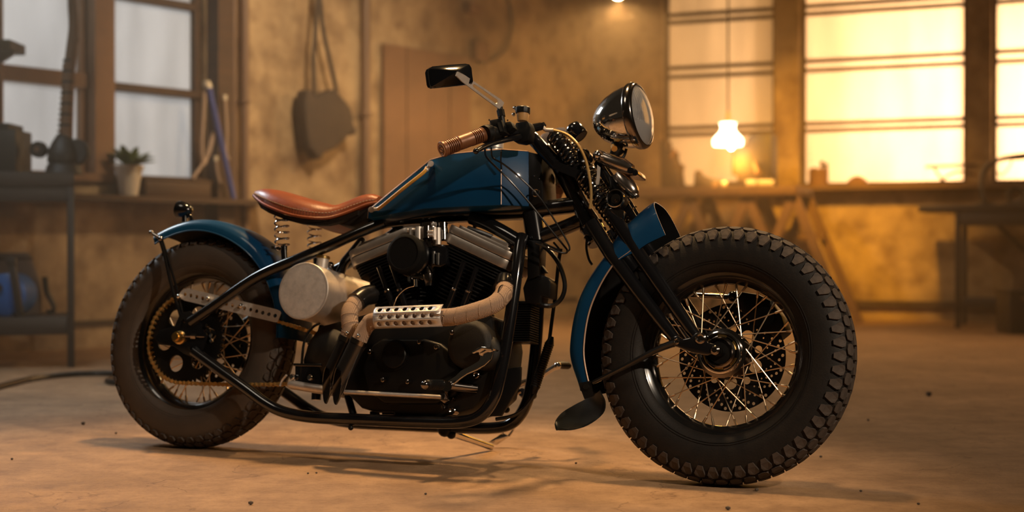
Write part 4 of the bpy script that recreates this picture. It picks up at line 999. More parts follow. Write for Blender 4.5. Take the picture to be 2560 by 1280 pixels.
# ---- headlamp
hc = P(1584, 292, 0); ha = (V((math.cos(math.radians(9)), -.03, math.sin(math.radians(9))))).normalized()
hl = ob('headlight', MB().lathe(hc, ha, [(-.122, 0), (-.1205, .012), (-.116, .025), (-.106, .041), (-.090, .0565), (-.066, .0715), (-.040, .0822), (-.014, .0885), (.002, .0900)], 64), 'chrome', bike, 'chrome teardrop headlamp', angle=80)
ob('lamp_rim', MB().lathe(hc, ha, [(-.003, .088), (-.001, .0925), (.004, .0955), (.014, .0965), (.022, .0945), (.027, .090), (.028, .0855), (.024, .0845), (.0, .086)], 64), 'dchrome', hl, angle=60)
lz = ob('lamp_lens', MB().lathe(hc, ha, [(.022, .0865), (.030, .078), (.038, .060), (.043, .040), (.0455, .020), (.046, 0), (.0435, 0), (.043, .020), (.0405, .040), (.0355, .060), (.0275, .077), (.020, .0855)], 56), 'lens', hl, angle=60)
hx_, hy_ = perp(ha)
side_ = V((0, 1, 0)) - ha * ha.y; side_.normalize(); upx = ha.cross(side_); upx = upx if upx.z > 0 else -upx
rb = MB()
for i in range(-9, 10):                                   # moulded flutes of the lens
    x_ = i * .0085; zz = math.sqrt(max(0, .080 ** 2 - x_ ** 2)); L = []
    for t in range(9):
        y_ = lerp(-.030, zz, t / 8) if zz > 0 else 0; r2 = math.hypot(x_, y_)
        L.append(hc + ha * (.0425 - .020 * (r2 / .0865) ** 2.2) + side_ * x_ + upx * y_)
    ob('lens_flute', MB().tube(L, .0018, 5), 'flute', hl)
ob('reflector', MB().lathe(hc, ha, [(-.062, .004), (-.055, .03), (-.035, .058), (-.008, .078), (.012, .0845)], 48), 'reflector', hl, angle=80)
ob('lamp_bulb', MB().ball(hc + ha * -.02, .011, 12).cyl(hc + ha * -.058, hc + ha * -.02, .008), 'alu', hl)
mb = MB().tube(PP((1548, 368, 0), (1534, 388, 0), (1526, 400, 0)), [.022, .013, .013], 16).ball(P(1544, 362, .01), .018)
ob('lamp_stem', mb, 'satin', hl, angle=50)
ob('stem_nut', MB().cyl(P(1534, 366, .02), P(1536, 372, .035), .009, 8), 'brass', hl)
ob('lamp_wire', MB().tube(spl(PP((1566, 372, 0), (1560, 390, .0), (1548, 402, .01), (1534, 412, .04)), 5), .0042, 8), 'cable', hl)
# speedometer
sa, sb = P(1434, 322, -.01), P(1458, 350, -.01)
so = ob('speedometer', MB().lathe(sa, sb - sa, [(-.012, 0), (-.012, .016), (-.006, .024), (.004, .0265), (.028, .0265), (.033, .025), (.035, .021)], 36), 'mirror', bike, 'black cup of the speedometer', angle=40)
ob('dial', MB().lathe(sa, sb - sa, [(.0335, .0215), (.0335, 0)], 32), 'smoke', so)
# ---- handlebar, grips
barp = [(1112, 371, .375), (1160, 353, .33), (1208, 336, .283), (1262, 331, .20), (1308, 334, .11), (1330, 344, .06), (1365, 382, .05), (1408, 428, .05)]
bl = [P(*p) for p in barp]
hb = MB().tube(spl(bl, 6), [.0115] * 1, 14) if False else MB()
pth = spl(bl, 6); rads = []
for i in range(len(pth)):
    t = i / (len(pth) - 1); rads.append(.0115 if t < .6 else lerp(.0115, .020, min(1, (t - .6) / .12)))
hb.tube(pth, rads, 16); hb.tube([V((q.x, -q.y, q.z)) for q in pth], rads, 16)
hb.tube([V((bl[4].x, bl[4].y, bl[4].z)), V((bl[4].x, -bl[4].y, bl[4].z))], .0115, 14)
bar = ob('handlebar', hb, 'black', bike, angle=50)
for s_ in (1, -1):
    a, b = P(1104, 374, .382), P(1208, 336, .285); a.y *= s_; b.y *= s_
    d = b - a; L = d.length; pr = [(0, .0), (0, .0205), (.002, .0218), (.007, .0218), (.009, .0195)]
    n1 = [(.012 + .0058 * i) for i in range(7)]
    for h in n1: pr += [(h, .0206), (h + .0028, .0206), (h + .0034, .0166), (h + .0052, .0166)]
    pr += [(.056, .0196), (.075, .0198), (.092, .0196)]
    for i in range(int((L - .100) / .0058)):
        h = .096 + .0058 * i; pr += [(h, .0206), (h + .0028, .0206), (h + .0034, .0166), (h + .0052, .0166)]
    pr += [(L, .0206), (L, 0)]
    gr = ob('hand_grip', MB().lathe(a, d, pr, 36), 'grip', bar, 'copper brown ribbed handlebar grip', angle=30)
# round emblem moulded in the grip end
a, b = P(1104, 374, .382), P(1208, 336, .285); gd = (a - b).normalized(); gx, gy = perp(gd); ge = a + gd * .0008
ob('grip_end', MB().lathe(a, gd, [(0, .019), (.0012, .0188), (.0012, .0165), (.0006, .016), (.0006, 0)], 32), 'gripend', bar)
em = MB(); em.tube([ge + (gx * math.cos(t * PI / 12) + gy * math.sin(t * PI / 12)) * .0125 for t in range(24)], .0009, 5, closed=True)
em.tube(spl([ge + gx * p + gy * q for p, q in ((.006, .006), (0, .009), (-.006, .004), (0, 0), (.006, -.004), (0, -.009), (-.006, -.006))], 4), .0010, 5)
ob('grip_emblem', em, 'leatherunder', bar)
# switch gear, throttle drum
ob('throttle_drum', MB().lathe(P(1212, 336, .28), P(1250, 333, .22) - P(1212, 336, .28), [(-.004, 0), (-.004, .024), (.006, .026), (.010, .022), (.014, .026), (.020, .026), (.024, .020), (.05, .020), (.05, 0)], 28), 'satin', bar, angle=30)
sw = ob('switch_housing', MB().prism(PP((1222, 300, .25), (1252, 294, .25), (1262, 330, .25), (1240, 340, .25), (1228, 330, .25)), V((0, .035, 0))).prism(PP((1256, 306, .23), (1276, 302, .23), (1284, 318, .23), (1270, 330, .23), (1256, 326, .23)), V((0, .03, 0))), 'matte', bar, bevel=.004)
ob('clamp_band', MB().prism(PP((1243, 306, .253), (1249, 305, .253), (1256, 328, .253), (1250, 330, .253)), V((0, .04, 0))), 'chrome', sw, smooth=False)
for x, y in ((1223, 300), (1226, 310), (1247, 291), (1269, 301), (1227, 332), (1233, 331)): ob('switch_screw', MB().ball(P(x, y, .254), .0026, 8), 'chrome', sw)
# brake master cylinder and lever
ms = ob('master_cylinder', MB().prism(PP((1288, 306, .15), (1320, 302, .15), (1326, 318, .15), (1322, 350, .15), (1304, 356, .15), (1280, 352, .15), (1284, 328, .15)), V((0, .04, 0))), 'matte', bar, bevel=.005)
ob('cylinder_barrel', MB().tube(PP((1266, 330, .16), (1280, 328, .15), (1310, 326, .12), (1352, 316, .08)), [.010, .0125, .0135, .0115], 18), 'black', ms, angle=50)
ob('barrel_nut', MB().cyl(P(1352, 316, .08), P(1358, 314, .07), .0115, 6), 'chrome', ms)
r0, r1 = P(1306, 303, .135), P(1308, 264, .135)
rs = ob('fluid_reservoir', MB().lathe(r0, r1 - r0, [(0, 0), (0, .014), (.004, .0155), (.022, .0175), (.023, 0)], 28), 'reservoir', ms, 'amber brake fluid reservoir', angle=40)
ob('reservoir_cap', MB().lathe(r0, r1 - r0, [(.0225, 0), (.0225, .0205), (.026, .0215), (.038, .0215), (.041, .019), (.042, 0)], 12), 'satin', rs, angle=25)
ob('cap_screw', MB().ball(P(1287, 270, .14), .006, 10).ball(P(1284, 286, .14), .0055, 10), 'chrome', rs)
lvp = spl(PP((1302, 342, .15), (1270, 348, .19), (1232, 358, .26), (1204, 370, .32), (1190, 378, .352)), 5)
lm = MB(); rows_ = []
for i, q in enumerate(lvp):
    t = (lvp[min(i + 1, len(lvp) - 1)] - lvp[max(i - 1, 0)]).normalized(); n = t.cross(V((1, 0, .3))).normalized(); f = n.cross(t)
    k_ = lerp(.0085, .0065, i / len(lvp)); rows_.append([q + n * math.cos(a) * k_ + f * math.sin(a) * .0050 for a in [2 * PI * j / 12 for j in range(12)]])
n = 12; vs = [q for r_ in rows_ for q in r_]
lm.add(vs, [(i * n + j, i * n + (j + 1) % n, (i + 1) * n + (j + 1) % n, (i + 1) * n + j) for i in range(len(rows_) - 1) for j in range(n)]); lm.ball(lvp[-1], .0085, 12)
ob('brake_lever', lm, 'black', bar, angle=60)
lm2 = MB(); lm2.tube([V((q.x, -q.y, q.z)) for q in lvp], .0065, 10); ob('clutch_lever', lm2, 'black', bar)
q = P(1306, 330, .135); q.y = .15; ob('lever_perch', MB().ball(V((q.x, .15, q.z - .01)), .026, 12, (1, 1.2, 1)), 'matte', bar)
# ---- mirrors
mo = [(1070, 180, .43), (1073, 172, .43), (1081, 167, .425), (1120, 163, .41), (1164, 160, .39), (1173, 162, .385), (1178, 170, .385), (1182, 203, .385), (1179, 209, .385), (1170, 212, .39), (1125, 216, .41), (1084, 220, .425), (1077, 217, .43), (1074, 211, .43)]
mp_ = [P(*p) for p in mo]; cen = P(1138, 184, .40); back = V((-.012, .006, 0)); n = len(mp_)
cenm = sum(mp_, V((0, 0, 0))) / n
inner = [q.lerp(cenm, .06) + V((.006, -.003, 0)) for q in mp_]
mb = MB().add(mp_ + inner + [cen + V((.020, -.022, 0))] + [q + back for q in mp_], [(i, (i + 1) % n, n + (i + 1) % n, n + i) for i in range(n)] + [(n + i, n + (i + 1) % n, 2 * n) for i in range(n)] + [((i + 1) % n, i, 2 * n + 1 + i, 2 * n + 1 + (i + 1) % n) for i in range(n)] + [tuple(range(2 * n + 1, 3 * n + 1))])
mir = ob('mirror', mb, 'mirror', bar, 'black rectangular rear-view mirror', angle=28)
ag = [q + back * 1.05 for q in [p.lerp(cenm, .05) for p in mp_]]
ob('mirror_edge', MB().tube([q for q in mp_], .0011, 5, closed=True), 'chrome', bar)
# slotted arm
a0, a1 = P(1140, 184, .445), P(1250, 262, .240); ad = (a1 - a0); AL = ad.length; ad.normalize()
an = (ad.cross(V((.25, -1, 0)))).normalized(); an = an if an.z > 0 else -an
ol = [(0, -.006), (.03, -.010), (AL * .5, -.0115), (AL - .012, -.0125), (AL + .006, -.012), (AL + .006, .010), (AL - .012, .0125), (AL * .5, .0105), (.03, .009), (0, .006)]
slot = [(AL * .36, -.0045), (AL * .6, -.0055), (AL * .9, -.006), (AL * .93, 0), (AL * .9, .006), (AL * .6, .0055), (AL * .36, .0045), (AL * .335, 0)]
ob('mirror_arm', MB().plate(ol, [slot], lambda p: a0 + ad * p[0] + an * p[1], ad.cross(an) * .006), 'alu', bar, smooth=False)
ob('mirror_stem', MB().tube(PP((1249, 262, .235), (1253, 290, .235), (1258, 320, .23)), [.008, .0095, .0095], 12).cyl(P(1251, 276, .235), P(1254, 292, .235), .0115, 8), 'satin', bar)
# far mirror: only its smoky back shows past the springs
fm = PP((1352, 352, -.30), (1362, 334, -.30), (1400, 318, -.30), (1413, 318, -.30), (1416, 330, -.30), (1414, 346, -.30), (1378, 362, -.30), (1362, 362, -.30))
ob('mirror', MB().prism(fm, V((-.012, .004, 0))), 'smoke', bar, 'smoky grey back of the far mirror', bevel=.003)
q = P(1380, 362, -.30); ob('mirror_stem', MB().tube([q, V((bl[3].x, .2, bl[3].z))], .006, 8), 'satin', bar)
# ---- hoses, wires, cables
def cable(name, pts, r, m, parent=bike, n=8): return ob(name, MB().tube(spl(PP(*pts), 7), r, 8), m, parent)
hz = cable('brake_hose', [(1356, 320, .07), (1364, 325, .066), (1390, 327, .066), (1420, 338, .07), (1446, 364, .078), (1464, 400, .085), (1475, 450, .09), (1478, 490, .09), (1475, 522, .09)], .0042, 'hose')
ob('hose_ferrule', MB().tube(PP((1363, 325, .066), (1384, 326, .066)), .0058, 10), 'alu', hz)
cable('wire', [(1212, 372, .27), (1216, 392, .22), (1240, 418, .17), (1278, 455, .13), (1330, 515, .10), (1375, 572, .08), (1408, 612, .07), (1418, 626, .07), (1412, 633, .07), (1385, 626, .07), (1340, 608, .07)], .0028, 'cable')
cable('wire', [(1228, 370, .26), (1232, 394, .22), (1258, 410, .18), (1300, 444, .13), (1346, 490, .10), (1380, 540, .09), (1416, 600, .08), (1424, 622, .08), (1416, 630, .08)], .0026, 'cable')
cable('wire', [(1253, 378, .14), (1252, 400, .13), (1254, 424, .12)], .0022, 'cable')
cable('red_wire', [(1392, 416, .07), (1402, 420, .072), (1410, 420, .07)], .0018, 'red')
cable('red_wire', [(1300, 352, .13), (1312, 350, .12), (1318, 342, .12)], .0018, 'red')
cb = cable('clutch_cable', [(1402, 622, -.03), (1396, 660, -.03), (1388, 740, -.03), (1380, 800, -.02), (1372, 858, -.02), (1362, 900, -.02), (1345, 962, -.02), (1334, 990, -.02), (1310, 1022, -.02), (1280, 1040, -.02), (1240, 1048, -.02)], .0055, 'cable')
b0, b1 = P(1374, 858, -.02), P(1338, 968, -.02); bt = []
for i in range(20): bt += [(i / 20, .0125), (i / 20 + .025, .0145)]
ob('cable_boot', MB().lathe(b0, b1 - b0, [(-.02, .006)] + [(h * (b1 - b0).length, r_) for h, r_ in bt] + [((b1 - b0).length + .02, .006)], 18), 'satin', cb, angle=25)
cable('clutch_cable', [(1342, 604, 0), (1372, 626, 0), (1398, 662, 0), (1412, 710, 0), (1404, 745, 0), (1380, 764, 0), (1344, 762, 0)], .0068, 'cable')
cable('wire', [(1384, 606, .06), (1398, 624, .06), (1380, 618, .06), (1360, 608, .06)], .003, 'cable')
cable('wire', [(1468, 592, .03), (1466, 620, .03), (1472, 648, .03), (1480, 662, .03)], .0036, 'cable')
# clutch perch chain-like linkage behind the tank nose
cable('wire', [(1345, 492, -.05), (1366, 478, -.08), (1388, 452, -.12), (1396, 430, -.15)], .011, 'cable')
cable('wiring_loom', [(1374, 398, -.02), (1362, 425, -.02), (1378, 448, -.03), (1368, 472, -.04), (1352, 488, -.04)], .011, 'cable')
ob('wire_clip', MB().tube([P(1340, 482, .07) + V((.010 * math.cos(t * PI / 8), -.001, .010 * math.sin(t * PI / 8))) for t in range(16)], .0022, 6, closed=True), 'dchrome', bike)
# electrics between the down tubes
ob('ignition_coil', MB().prism(PP((1318, 690, .02), (1345, 684, .02), (1366, 690, .02), (1377, 704, .02), (1374, 746, .02), (1352, 740, .02), (1350, 760, .02), (1312, 758, .02), (1306, 720, .02)), V((0, .06, 0))), 'satin', bike, bevel=.005)
ob('coil_bracket', MB().prism(PP((1318, 600, .03), (1350, 602, .03), (1346, 690, .03), (1318, 700, .03)), V((0, .05, 0))).prism(PP((1340, 656, .01), (1348, 654, .01), (1366, 680, .01), (1346, 684, .01)), V((0, .02, 0))), 'satin', bike.children[-1], bevel=.002)
oc2 = ob('oil_cooler', MB().prism(PP((1276, 752, -.01), (1322, 752, -.01), (1318, 856, -.01), (1264, 856, -.01)), V((0, .05, 0))), 'satin', bike, bevel=.002)
for i in range(17):
    y = 757 + i * 5.9; ob('cooler_fin', MB().prism(PP((1272 - i * .5, y, .0), (1327 - i * .2, y, .0), (1327 - i * .2, y + 2.6, .0), (1272 - i * .5, y + 2.6, .0)), V((0, .065, 0))), 'satin', oc2, smooth=False)
# front-cylinder wiring and lifting lug over the rocker box
cable('wire', [(1184, 566, 0), (1205, 560, 0), (1215, 566, .0)], .006, 'cable', eng)
cable('wire', [(1170, 570, .05), (1200, 580, .05), (1230, 592, .05)], .007, 'cable', eng)
# ================================================================== THINGS IN THE BACKGROUND
M['canvas'] = mat('dark_brown_canvas', (.05, .032, .022), .8, noise=.4, nscale=12)
M['cord'] = mat('dark_cord', (.05, .032, .02), .7)
M['board'] = mat('rusty_brown_board', (.22, .115, .058), .75, noise=.45, nscale=2.2)
M['terracotta'] = mat('white_glazed_pot', (.62, .55, .47), .4)
M['leaf'] = mat('green_leaf', (.13, .19, .05), .5, noise=.4, nscale=25)
M['bluepaint'] = mat('faded_blue_paint', (.05, .07, .26), .5)
M['bluecan'] = mat('blue_plastic', (.02, .10, .34), .4)
M['paper'] = mat('cream_paper', (.70, .60, .45), .7)
M['greybag'] = mat('grey_brown_cloth', (.14, .10, .085), .85, noise=.3, nscale=8)
M['hosepale'] = mat('pale_rubber_hose', (.36, .25, .18), .6)
M['ironblack'] = mat('blackened_iron', (.025, .017, .012), .55)
M['shade'] = mat('glowing_opal_glass', (.9, .85, .7), .4, emit=7, ecol=(1, .86, .55))
M['bulb'] = mat('lit_bulb', (1, .9, .7), .4, emit=40, ecol=(1, .82, .5))
M['pebble'] = mat('small_stone', (.10, .075, .055), .8)
def poly_on(W_, pts, n, th, mbx=None):
    mbx = mbx or MB(); q = []
    for x, y in pts: s_, z_ = W_.sz(x, y, n); q.append(W_.pt(s_, z_, n))
    return mbx.prism(q, W_.n * -th)
def at(W_, x, y, n): s_, z_ = W_.sz(x, y, n); return W_.pt(s_, z_, n)
# --- left wall: pipes, board, hanging bag, cable loops
for x, r_, lab in ((586, .016, 'thin brown pipe running up the wall beside the window column'), (612, .03, 'thicker brown pipe running up the wall beyond the thin pipe'), (915, .035, 'dark brown pipe running up the plaster wall between the hanging bag and the rusty board')):
    p = at(WL, x, 600, .05); b = MB().cyl(V((p.x, p.y, 0)), V((p.x, p.y, ZT)), r_, 14)
    t = thing('wall_pipe', (p.x, p.y, 0), lab, 'pipe'); 
    o = ob('pipe', MB().cyl(V((0, 0, 0)), V((0, 0, ZT)), r_, 14), 'pipe', t)
    for z_ in (.5, 1.6, 2.7): ob('bracket', MB().cyl(V((0, 0, z_)), V((0, 0, z_ + .03)), r_ * 1.35, 14).box(V((0, 0, z_ + .015)) - WL.n * .025, WL.d * .012, WL.n * .025, V((0, 0, .012))), 'pipe', t)
z_d = WL.sz(960, 112)[1]; s0, s1 = WL.S(950), WL.S(1165)
bd = thing('wall_board', WL.pt((s0 + s1) / 2, 0, .02), 'tall rusty brown board standing flat against the plaster wall', 'board')
for i in range(4):
    a_, b_ = lerp(s0, s1, i / 4), lerp(s0, s1, (i + 1) / 4) - .008
    m_ = MB(); WL.box(m_, a_, b_, 0, z_d - .03 * (i % 2) * 0, .016, .047 + .004 * (i % 2)); 
    for q in m_.v: q -= bd.location
    ob('plank', m_, 'board', bd, smooth=False)
# dark cloth bag on a cord
hb_ = [(768, 222), (783, 226), (790, 244), (812, 232), (826, 226), (838, 222), (848, 232), (866, 252), (880, 272), (886, 292), (884, 308), (896, 328), (888, 338), (876, 336), (862, 352), (838, 372), (812, 382), (806, 398), (796, 398), (788, 382), (776, 372), (770, 340), (765, 300), (762, 260)]
n_ = .16
bg = thing('hanging_bag', at(WL, 800, 398, n_), 'dark cloth bag hanging by two cords on the plaster wall', 'bag')
m_ = poly_on(WL, hb_, n_, .11)
for q in m_.v: q -= bg.location
ob('bag_body', m_, 'canvas', bg, bevel=.03, seg=3)
for pts in (((786, 240), (784, 140), (790, 60), (796, -60)), ((842, 232), (836, 200), (822, 140), (806, 60), (796, -60))):
    m_ = MB().tube(spl([at(WL, x, y, n_ - .05) for x, y in pts], 6), .016, 8)
    for q in m_.v: q -= bg.location
    ob('cord', m_, 'cord', bg)
# loop of cable and two boxes on the wall
cl = thing('wall_cable', at(WL, 1240, 150, .03), 'loop of dark cable sagging across the plaster wall above the mirror', 'cable')
m_ = MB().tube(spl([at(WL, x, y, .03) for x, y in ((1255, -40), (1276, 20), (1278, 80), (1262, 125), (1225, 152), (1195, 155))], 8), .012, 8)
for q in m_.v: q -= cl.location
ob('cable', m_, 'cord', cl)
for x0, x1, y0, y1, lab in ((1176, 1210, 108, 150, 'small brown junction box where the sagging wall cable ends'), (1160, 1192, 14, 34, 'small brown box high on the plaster wall above the junction box')):
    sA, zA = WL.sz(x0, y1); sB, zB = WL.sz(x1, y0); m_ = MB(); WL.box(m_, sA, sB, zA, zB, .0, .06)
    c_ = at(WL, (x0 + x1) / 2, (y0 + y1) / 2, 0); t = thing('junction_box', c_, lab, 'box')
    for q in m_.v: q -= c_
    ob('box_body', m_, 'board', t, bevel=.006)
    m_ = MB(); WL.box(m_, sA + .01, sB - .01, zA + .01, zB - .01, .06, .066)
    for q in m_.v: q -= c_
    ob('box_cover', m_, 'board', t, smooth=False)
# --- left window board: plant pot, wooden box, blue pole, hoses
zs = WL.sz(320, 492)[1]
pq = at(WL, 322, 490, .138); pq.z = zs
pt = thing('potted_plant', pq, 'small green leafy plant in a white tapered pot on the window board', 'plant')
kpx = 1 / (FPX / pq.y)
hpot = 76 * kpx
ob('pot', MB().lathe(V((0, 0, 0)), V((0, 0, 1)), [(0, 0), (0, 22 * kpx), (hpot * .85, 33 * kpx), (hpot * .85, 36 * kpx), (hpot, 37 * kpx), (hpot, 33 * kpx), (hpot * .9, 31 * kpx), (hpot * .9, 0)], 32), 'terracotta', pt, angle=40)
ob('soil', MB().cyl(V((0, 0, hpot * .86)), V((0, 0, hpot * .91)), 31 * kpx, 24), 'ironblack', pt)
random.seed(3)
for i in range(26):
    a = 2 * PI * i / 26 + random.uniform(-.2, .2); l = random.uniform(60, 88) * kpx; el = random.uniform(.45, 1.25); d = V((math.cos(a) * math.cos(el), math.sin(a) * math.cos(el), math.sin(el))); s_ = d.cross(V((0, 0, 1))).normalized(); b0 = V((0, 0, hpot * .9)); w_ = 12 * kpx; droop = V((0, 0, -.25 * l))
    pts = [b0, b0 + d * l * .35 + s_ * w_, b0 + d * l * .75 + s_ * w_ * .8 + droop * .4, b0 + d * l + droop, b0 + d * l * .75 - s_ * w_ * .8 + droop * .4, b0 + d * l * .35 - s_ * w_]
    ob('leaf', MB().prism(pts, d.cross(s_) * .002), 'leaf', pt, smooth=False)
def wbox_thing(name, W_, x0, x1, y0, y1, n0, n1, m, lab, cat, lid=None, zb=None, smin=None):
    sA, zA = W_.sz(x0, y1, n1); sB, zB = W_.sz(x1, y0, n1); zA = zA if zb is None else zb
    if smin is not None: sA = smin
    c_ = W_.pt((sA + sB) / 2, zA, (n0 + n1) / 2); t = thing(name, c_, lab, cat); m_ = MB(); W_.box(m_, sA, sB, zA, zB - (.012 if lid else 0), n0, n1)
    for q in m_.v: q -= c_
    ob('body', m_, m, t, bevel=.006)
    if lid:
        m_ = MB(); W_.box(m_, sA - .006, sB + .006, zB - .012, zB, n0 - .004, n1 + .006)
        for q in m_.v: q -= c_
        ob('lid', m_, lid, t, bevel=.003)
    return t
wbox_thing('wooden_box', WL, 352, 528, 452, 490, .05, .195, 'darkwood', 'long low dark wooden box on the window board beside the potted plant', 'box', 'darkwood', zb=zs, smin=(pq - WL.o).dot(WL.d) + .086)
q0, q1 = at(WL, 584, 474, .195), at(WL, 520, 208, .158); q0.z = zs
po = thing('blue_pole', q0, 'faded blue pole with a white tip leaning against the window column', 'pole')
ob('pole', MB().cyl(V((0, 0, 0)), (q1 - q0) * .96, .019, 12), 'bluepaint', po); ob('pole_tip', MB().cyl((q1 - q0) * .96, (q1 - q0) * 1.02, .024, 12, .015), 'paper', po)
for k, (pts, r_, lab) in enumerate(((((513, 215), (508, 300), (505, 370), (512, 410), (534, 330), (524, 380), (500, 420), (482, 446)), .011, 'pale hose looped down the window column beside the blue pole'), (((562, 250), (566, 320), (566, 380), (574, 400)), .010, 'short pale hose hanging down the wall behind the blue pole'), (((540, 402), (544, 434), (550, 458)), .010, 'short pale hose end hanging below the looped hose'))):
    p0 = at(WL, *pts[-1], .134); t = thing('hose', p0, lab, 'hose'); m_ = MB().tube(spl([at(WL, x, y, .134) - p0 for x, y in pts], 6), r_, 8); ob('hose_pipe', m_, 'hosepale', t)
    ob('hose_end', MB().cyl(at(WL, *pts[0], .134) - p0, at(WL, pts[0][0], pts[0][1] - 12, .134) - p0, r_ * 1.4, 10), 'paper', t)
# --- workbench at the left
fx = ground(180, 918); yb = fx.y; k7 = FPX / yb
ztop = CAMH + (615 - 432) / k7; x1 = fx.x + .02; x0 = -2.98; y0, y1 = yb - .02, yb + .55
wb = thing('workbench', (x1, y0, 0), 'dark steel workbench with a low shelf under the left window', 'workbench'); W0 = V(wb.location); wb.rotation_euler = (0, 0, math.radians(17))
def bpart(name, *a, m='bench', **kw):
    b = MB().bxa(*a)
    for q in b.v: q -= W0
    return ob(name, b, m, wb, bevel=.003)
bpart('bench_top', x0, x1, y0, y1, ztop - .075, ztop)
bpart('apron', x0 + .02, x1 - .01, y0 + .01, y0 + .03, ztop - .15, ztop - .075); bpart('apron', x1 - .03, x1 - .01, y0 + .03, y1 - .02, ztop - .15, ztop - .075)
for xx, yy in ((x1 - .036, y0), (x1 - .036, y1 - .036), (x0, y0), (x0, y1 - .036)): bpart('leg', xx, xx + .036, yy, yy + .036, 0, ztop - .075)
zsh = CAMH + (615 - 792) / k7; bpart('shelf', x0, x1 - .01, y0 + .01, y1 - .01, zsh - .09, zsh)
def xz(px, py, y): q = atdepth(px, py, y); return q
def ptop(px, y): q = atdepth(px, 600, y); return V((q.x, y, ztop))
# crate, necked ornament, rack on the bench
c0 = ptop(26, yb + .2); cr = thing('crate', c0, 'dark square crate on the left workbench beside the necked ornament', 'crate')
hcr = 112 / k7
ob('crate_body', MB().bxa(-.17, .072, -.12, .13, 0, hcr), 'ironblack', cr, bevel=.006); ob('crate_rim', MB().bxa(-.175, .03, -.10, .12, hcr, hcr + .035), 'ironblack', cr, bevel=.006)
c0 = ptop(160, yb + .16); oy = c0.y
def oz(px, py): q = atdepth(px, py, oy); return V((q.x - c0.x, 0, q.z - c0.z))
orn = thing('necked_ornament', c0, 'dark ornament with a tall ribbed neck and round lobes on the workbench', 'ornament')
ob('base', MB().cyl(V((-.0, 0, 0)), V((0, 0, .05)), .10, 28, .085), 'ironblack', orn, angle=40)
ob('body', MB().lathe(V((0, 0, .04)), V((0, 0, 1)), [(0, .07), (.03, .085), (.08, .082), (.13, .06), (.17, .035), (.19, .0)], 28), 'ironblack', orn, angle=60)
for px, py, r_ in ((192, 380, 33), (97, 374, 21)):
    q = oz(px, py); ob('lobe', MB().lathe(q + V((0, -.03, 0)), V((0, 1, 0)), [(0, 0), (0, r_ / k7 * .85), (.012, r_ / k7), (.05, r_ / k7), (.062, r_ / k7 * .85), (.062, 0)], 32), 'ironblack', orn, angle=40)
    ob('lobe_arm', MB().cyl(q, V((0, 0, q.z - .01)), .014, 10), 'ironblack', orn)
q = oz(97, 374); ob('lobe_hub', MB().cyl(q + V((0, -.036, 0)), q + V((0, -.02, 0)), .014, 16), 'board', orn)
npts = [oz(165, 345), oz(168, 270), oz(172, 190), oz(178, 130), oz(184, 70), oz(181, 20), oz(178, -30)]
ob('neck', MB().tube(spl(npts, 4), [.036, .022], 12), 'board', orn)
for i in range(14):
    py = 330 - i * 13.5; q = oz(163 + i * .75, py); ob('neck_ring', MB().cyl(q, q + V((0, 0, .012)), .040 - i * .0006, 14), 'ironblack' if i % 2 else 'board', orn)
for px, py, sc in ((172, 170, .035), (186, 98, .028)): ob('neck_knob', MB().ball(oz(px, py), sc, 10, (1, 1, 1.3)), 'board', orn)
rx = ptop(-6, yb + .36); rk = thing('shelf_rack', rx, 'wooden post with a small dark shelf standing on the left workbench', 'rack')
hz_ = CAMH + (615 - 108) / (FPX / rx.y) - ztop
ob('post', MB().bxa(-.03, .028, -.02, .02, 0, hz_ + .55), 'paleframe', rk, bevel=.003)
ob('shelf', MB().bxa(-.2, 58 / k7, -.14, .10, hz_ - .055, hz_), 'darkwood', rk, bevel=.004)
ob('bracket', MB().prism([V((.028, -.06, hz_ - .055)), V((.11, -.06, hz_ - .055)), V((.10, -.06, hz_ - .075)), V((.028, -.06, hz_ - .12))], V((0, .03, 0))), 'greybag', rk)
# things on the low shelf
zz = zsh
def sh(px, y): q = atdepth(px, 600, y); return V((q.x, y, zz))
c0 = sh(24, yb + .13); bt_ = thing('blue_canister', c0, 'round blue plastic canister lying on the low shelf of the workbench', 'canister')
ob('canister_body', MB().lathe(V((0, 0, .112)), V((0, 1, 0)), [(-.08, 0), (-.08, .10), (-.07, .112), (.10, .112), (.11, .10), (.11, 0)], 36), 'bluecan', bt_, angle=40); ob('canister_cap', MB().cyl(V((-.03, -.095, .15)), V((-.03, -.08, .15)), .022, 18), 'ironblack', bt_)
c0 = sh(30, yb + .33); bg2 = thing('cloth_sack', c0, 'slumped grey cloth sack behind the blue canister under the workbench', 'sack')
rows_ = []
for i in range(9):
    t = i / 8; hw = .155 * (1 - .35 * t ** 2); rows_.append([V((hw * math.cos(a) * (1 + .06 * math.sin(3 * a + t * 4)), .065 * math.sin(a) * (1 - .3 * t), .33 * t)) for a in [2 * PI * j / 24 for j in range(25)]])
m_ = MB().grid(rows_); m_.f.append(tuple(8 * 25 + j for j in range(24))); ob('sack_body', m_, 'greybag', bg2, angle=70); ob('sack_tie', MB().tube([V((.11 * math.cos(a), .05 * math.sin(a), .30)) for a in [2 * PI * j / 20 for j in range(20)]], .008, 6, closed=True), 'cord', bg2)
c0 = sh(52, yb + .02); sk = thing('iron_bar', c0, 'dark iron bar leaning in front of the blue canister on the low shelf', 'bar')
ob('bar', MB().box(V((-.025, 0, .14)), V((.018, 0, 0)), V((0, .012, 0)), V((-.022, 0, .14))), 'ironblack', sk, bevel=.002); ob('bar_head', MB().box(V((-.048, 0, .285)), V((.024, 0, 0)), V((0, .015, 0)), V((-.002, 0, .02))), 'ironblack', sk, bevel=.003)
c0 = sh(121, yb + .34); hk = thing('tool_strap', c0, 'dark strap with a hooked end lying on the low shelf beside the sack', 'strap')
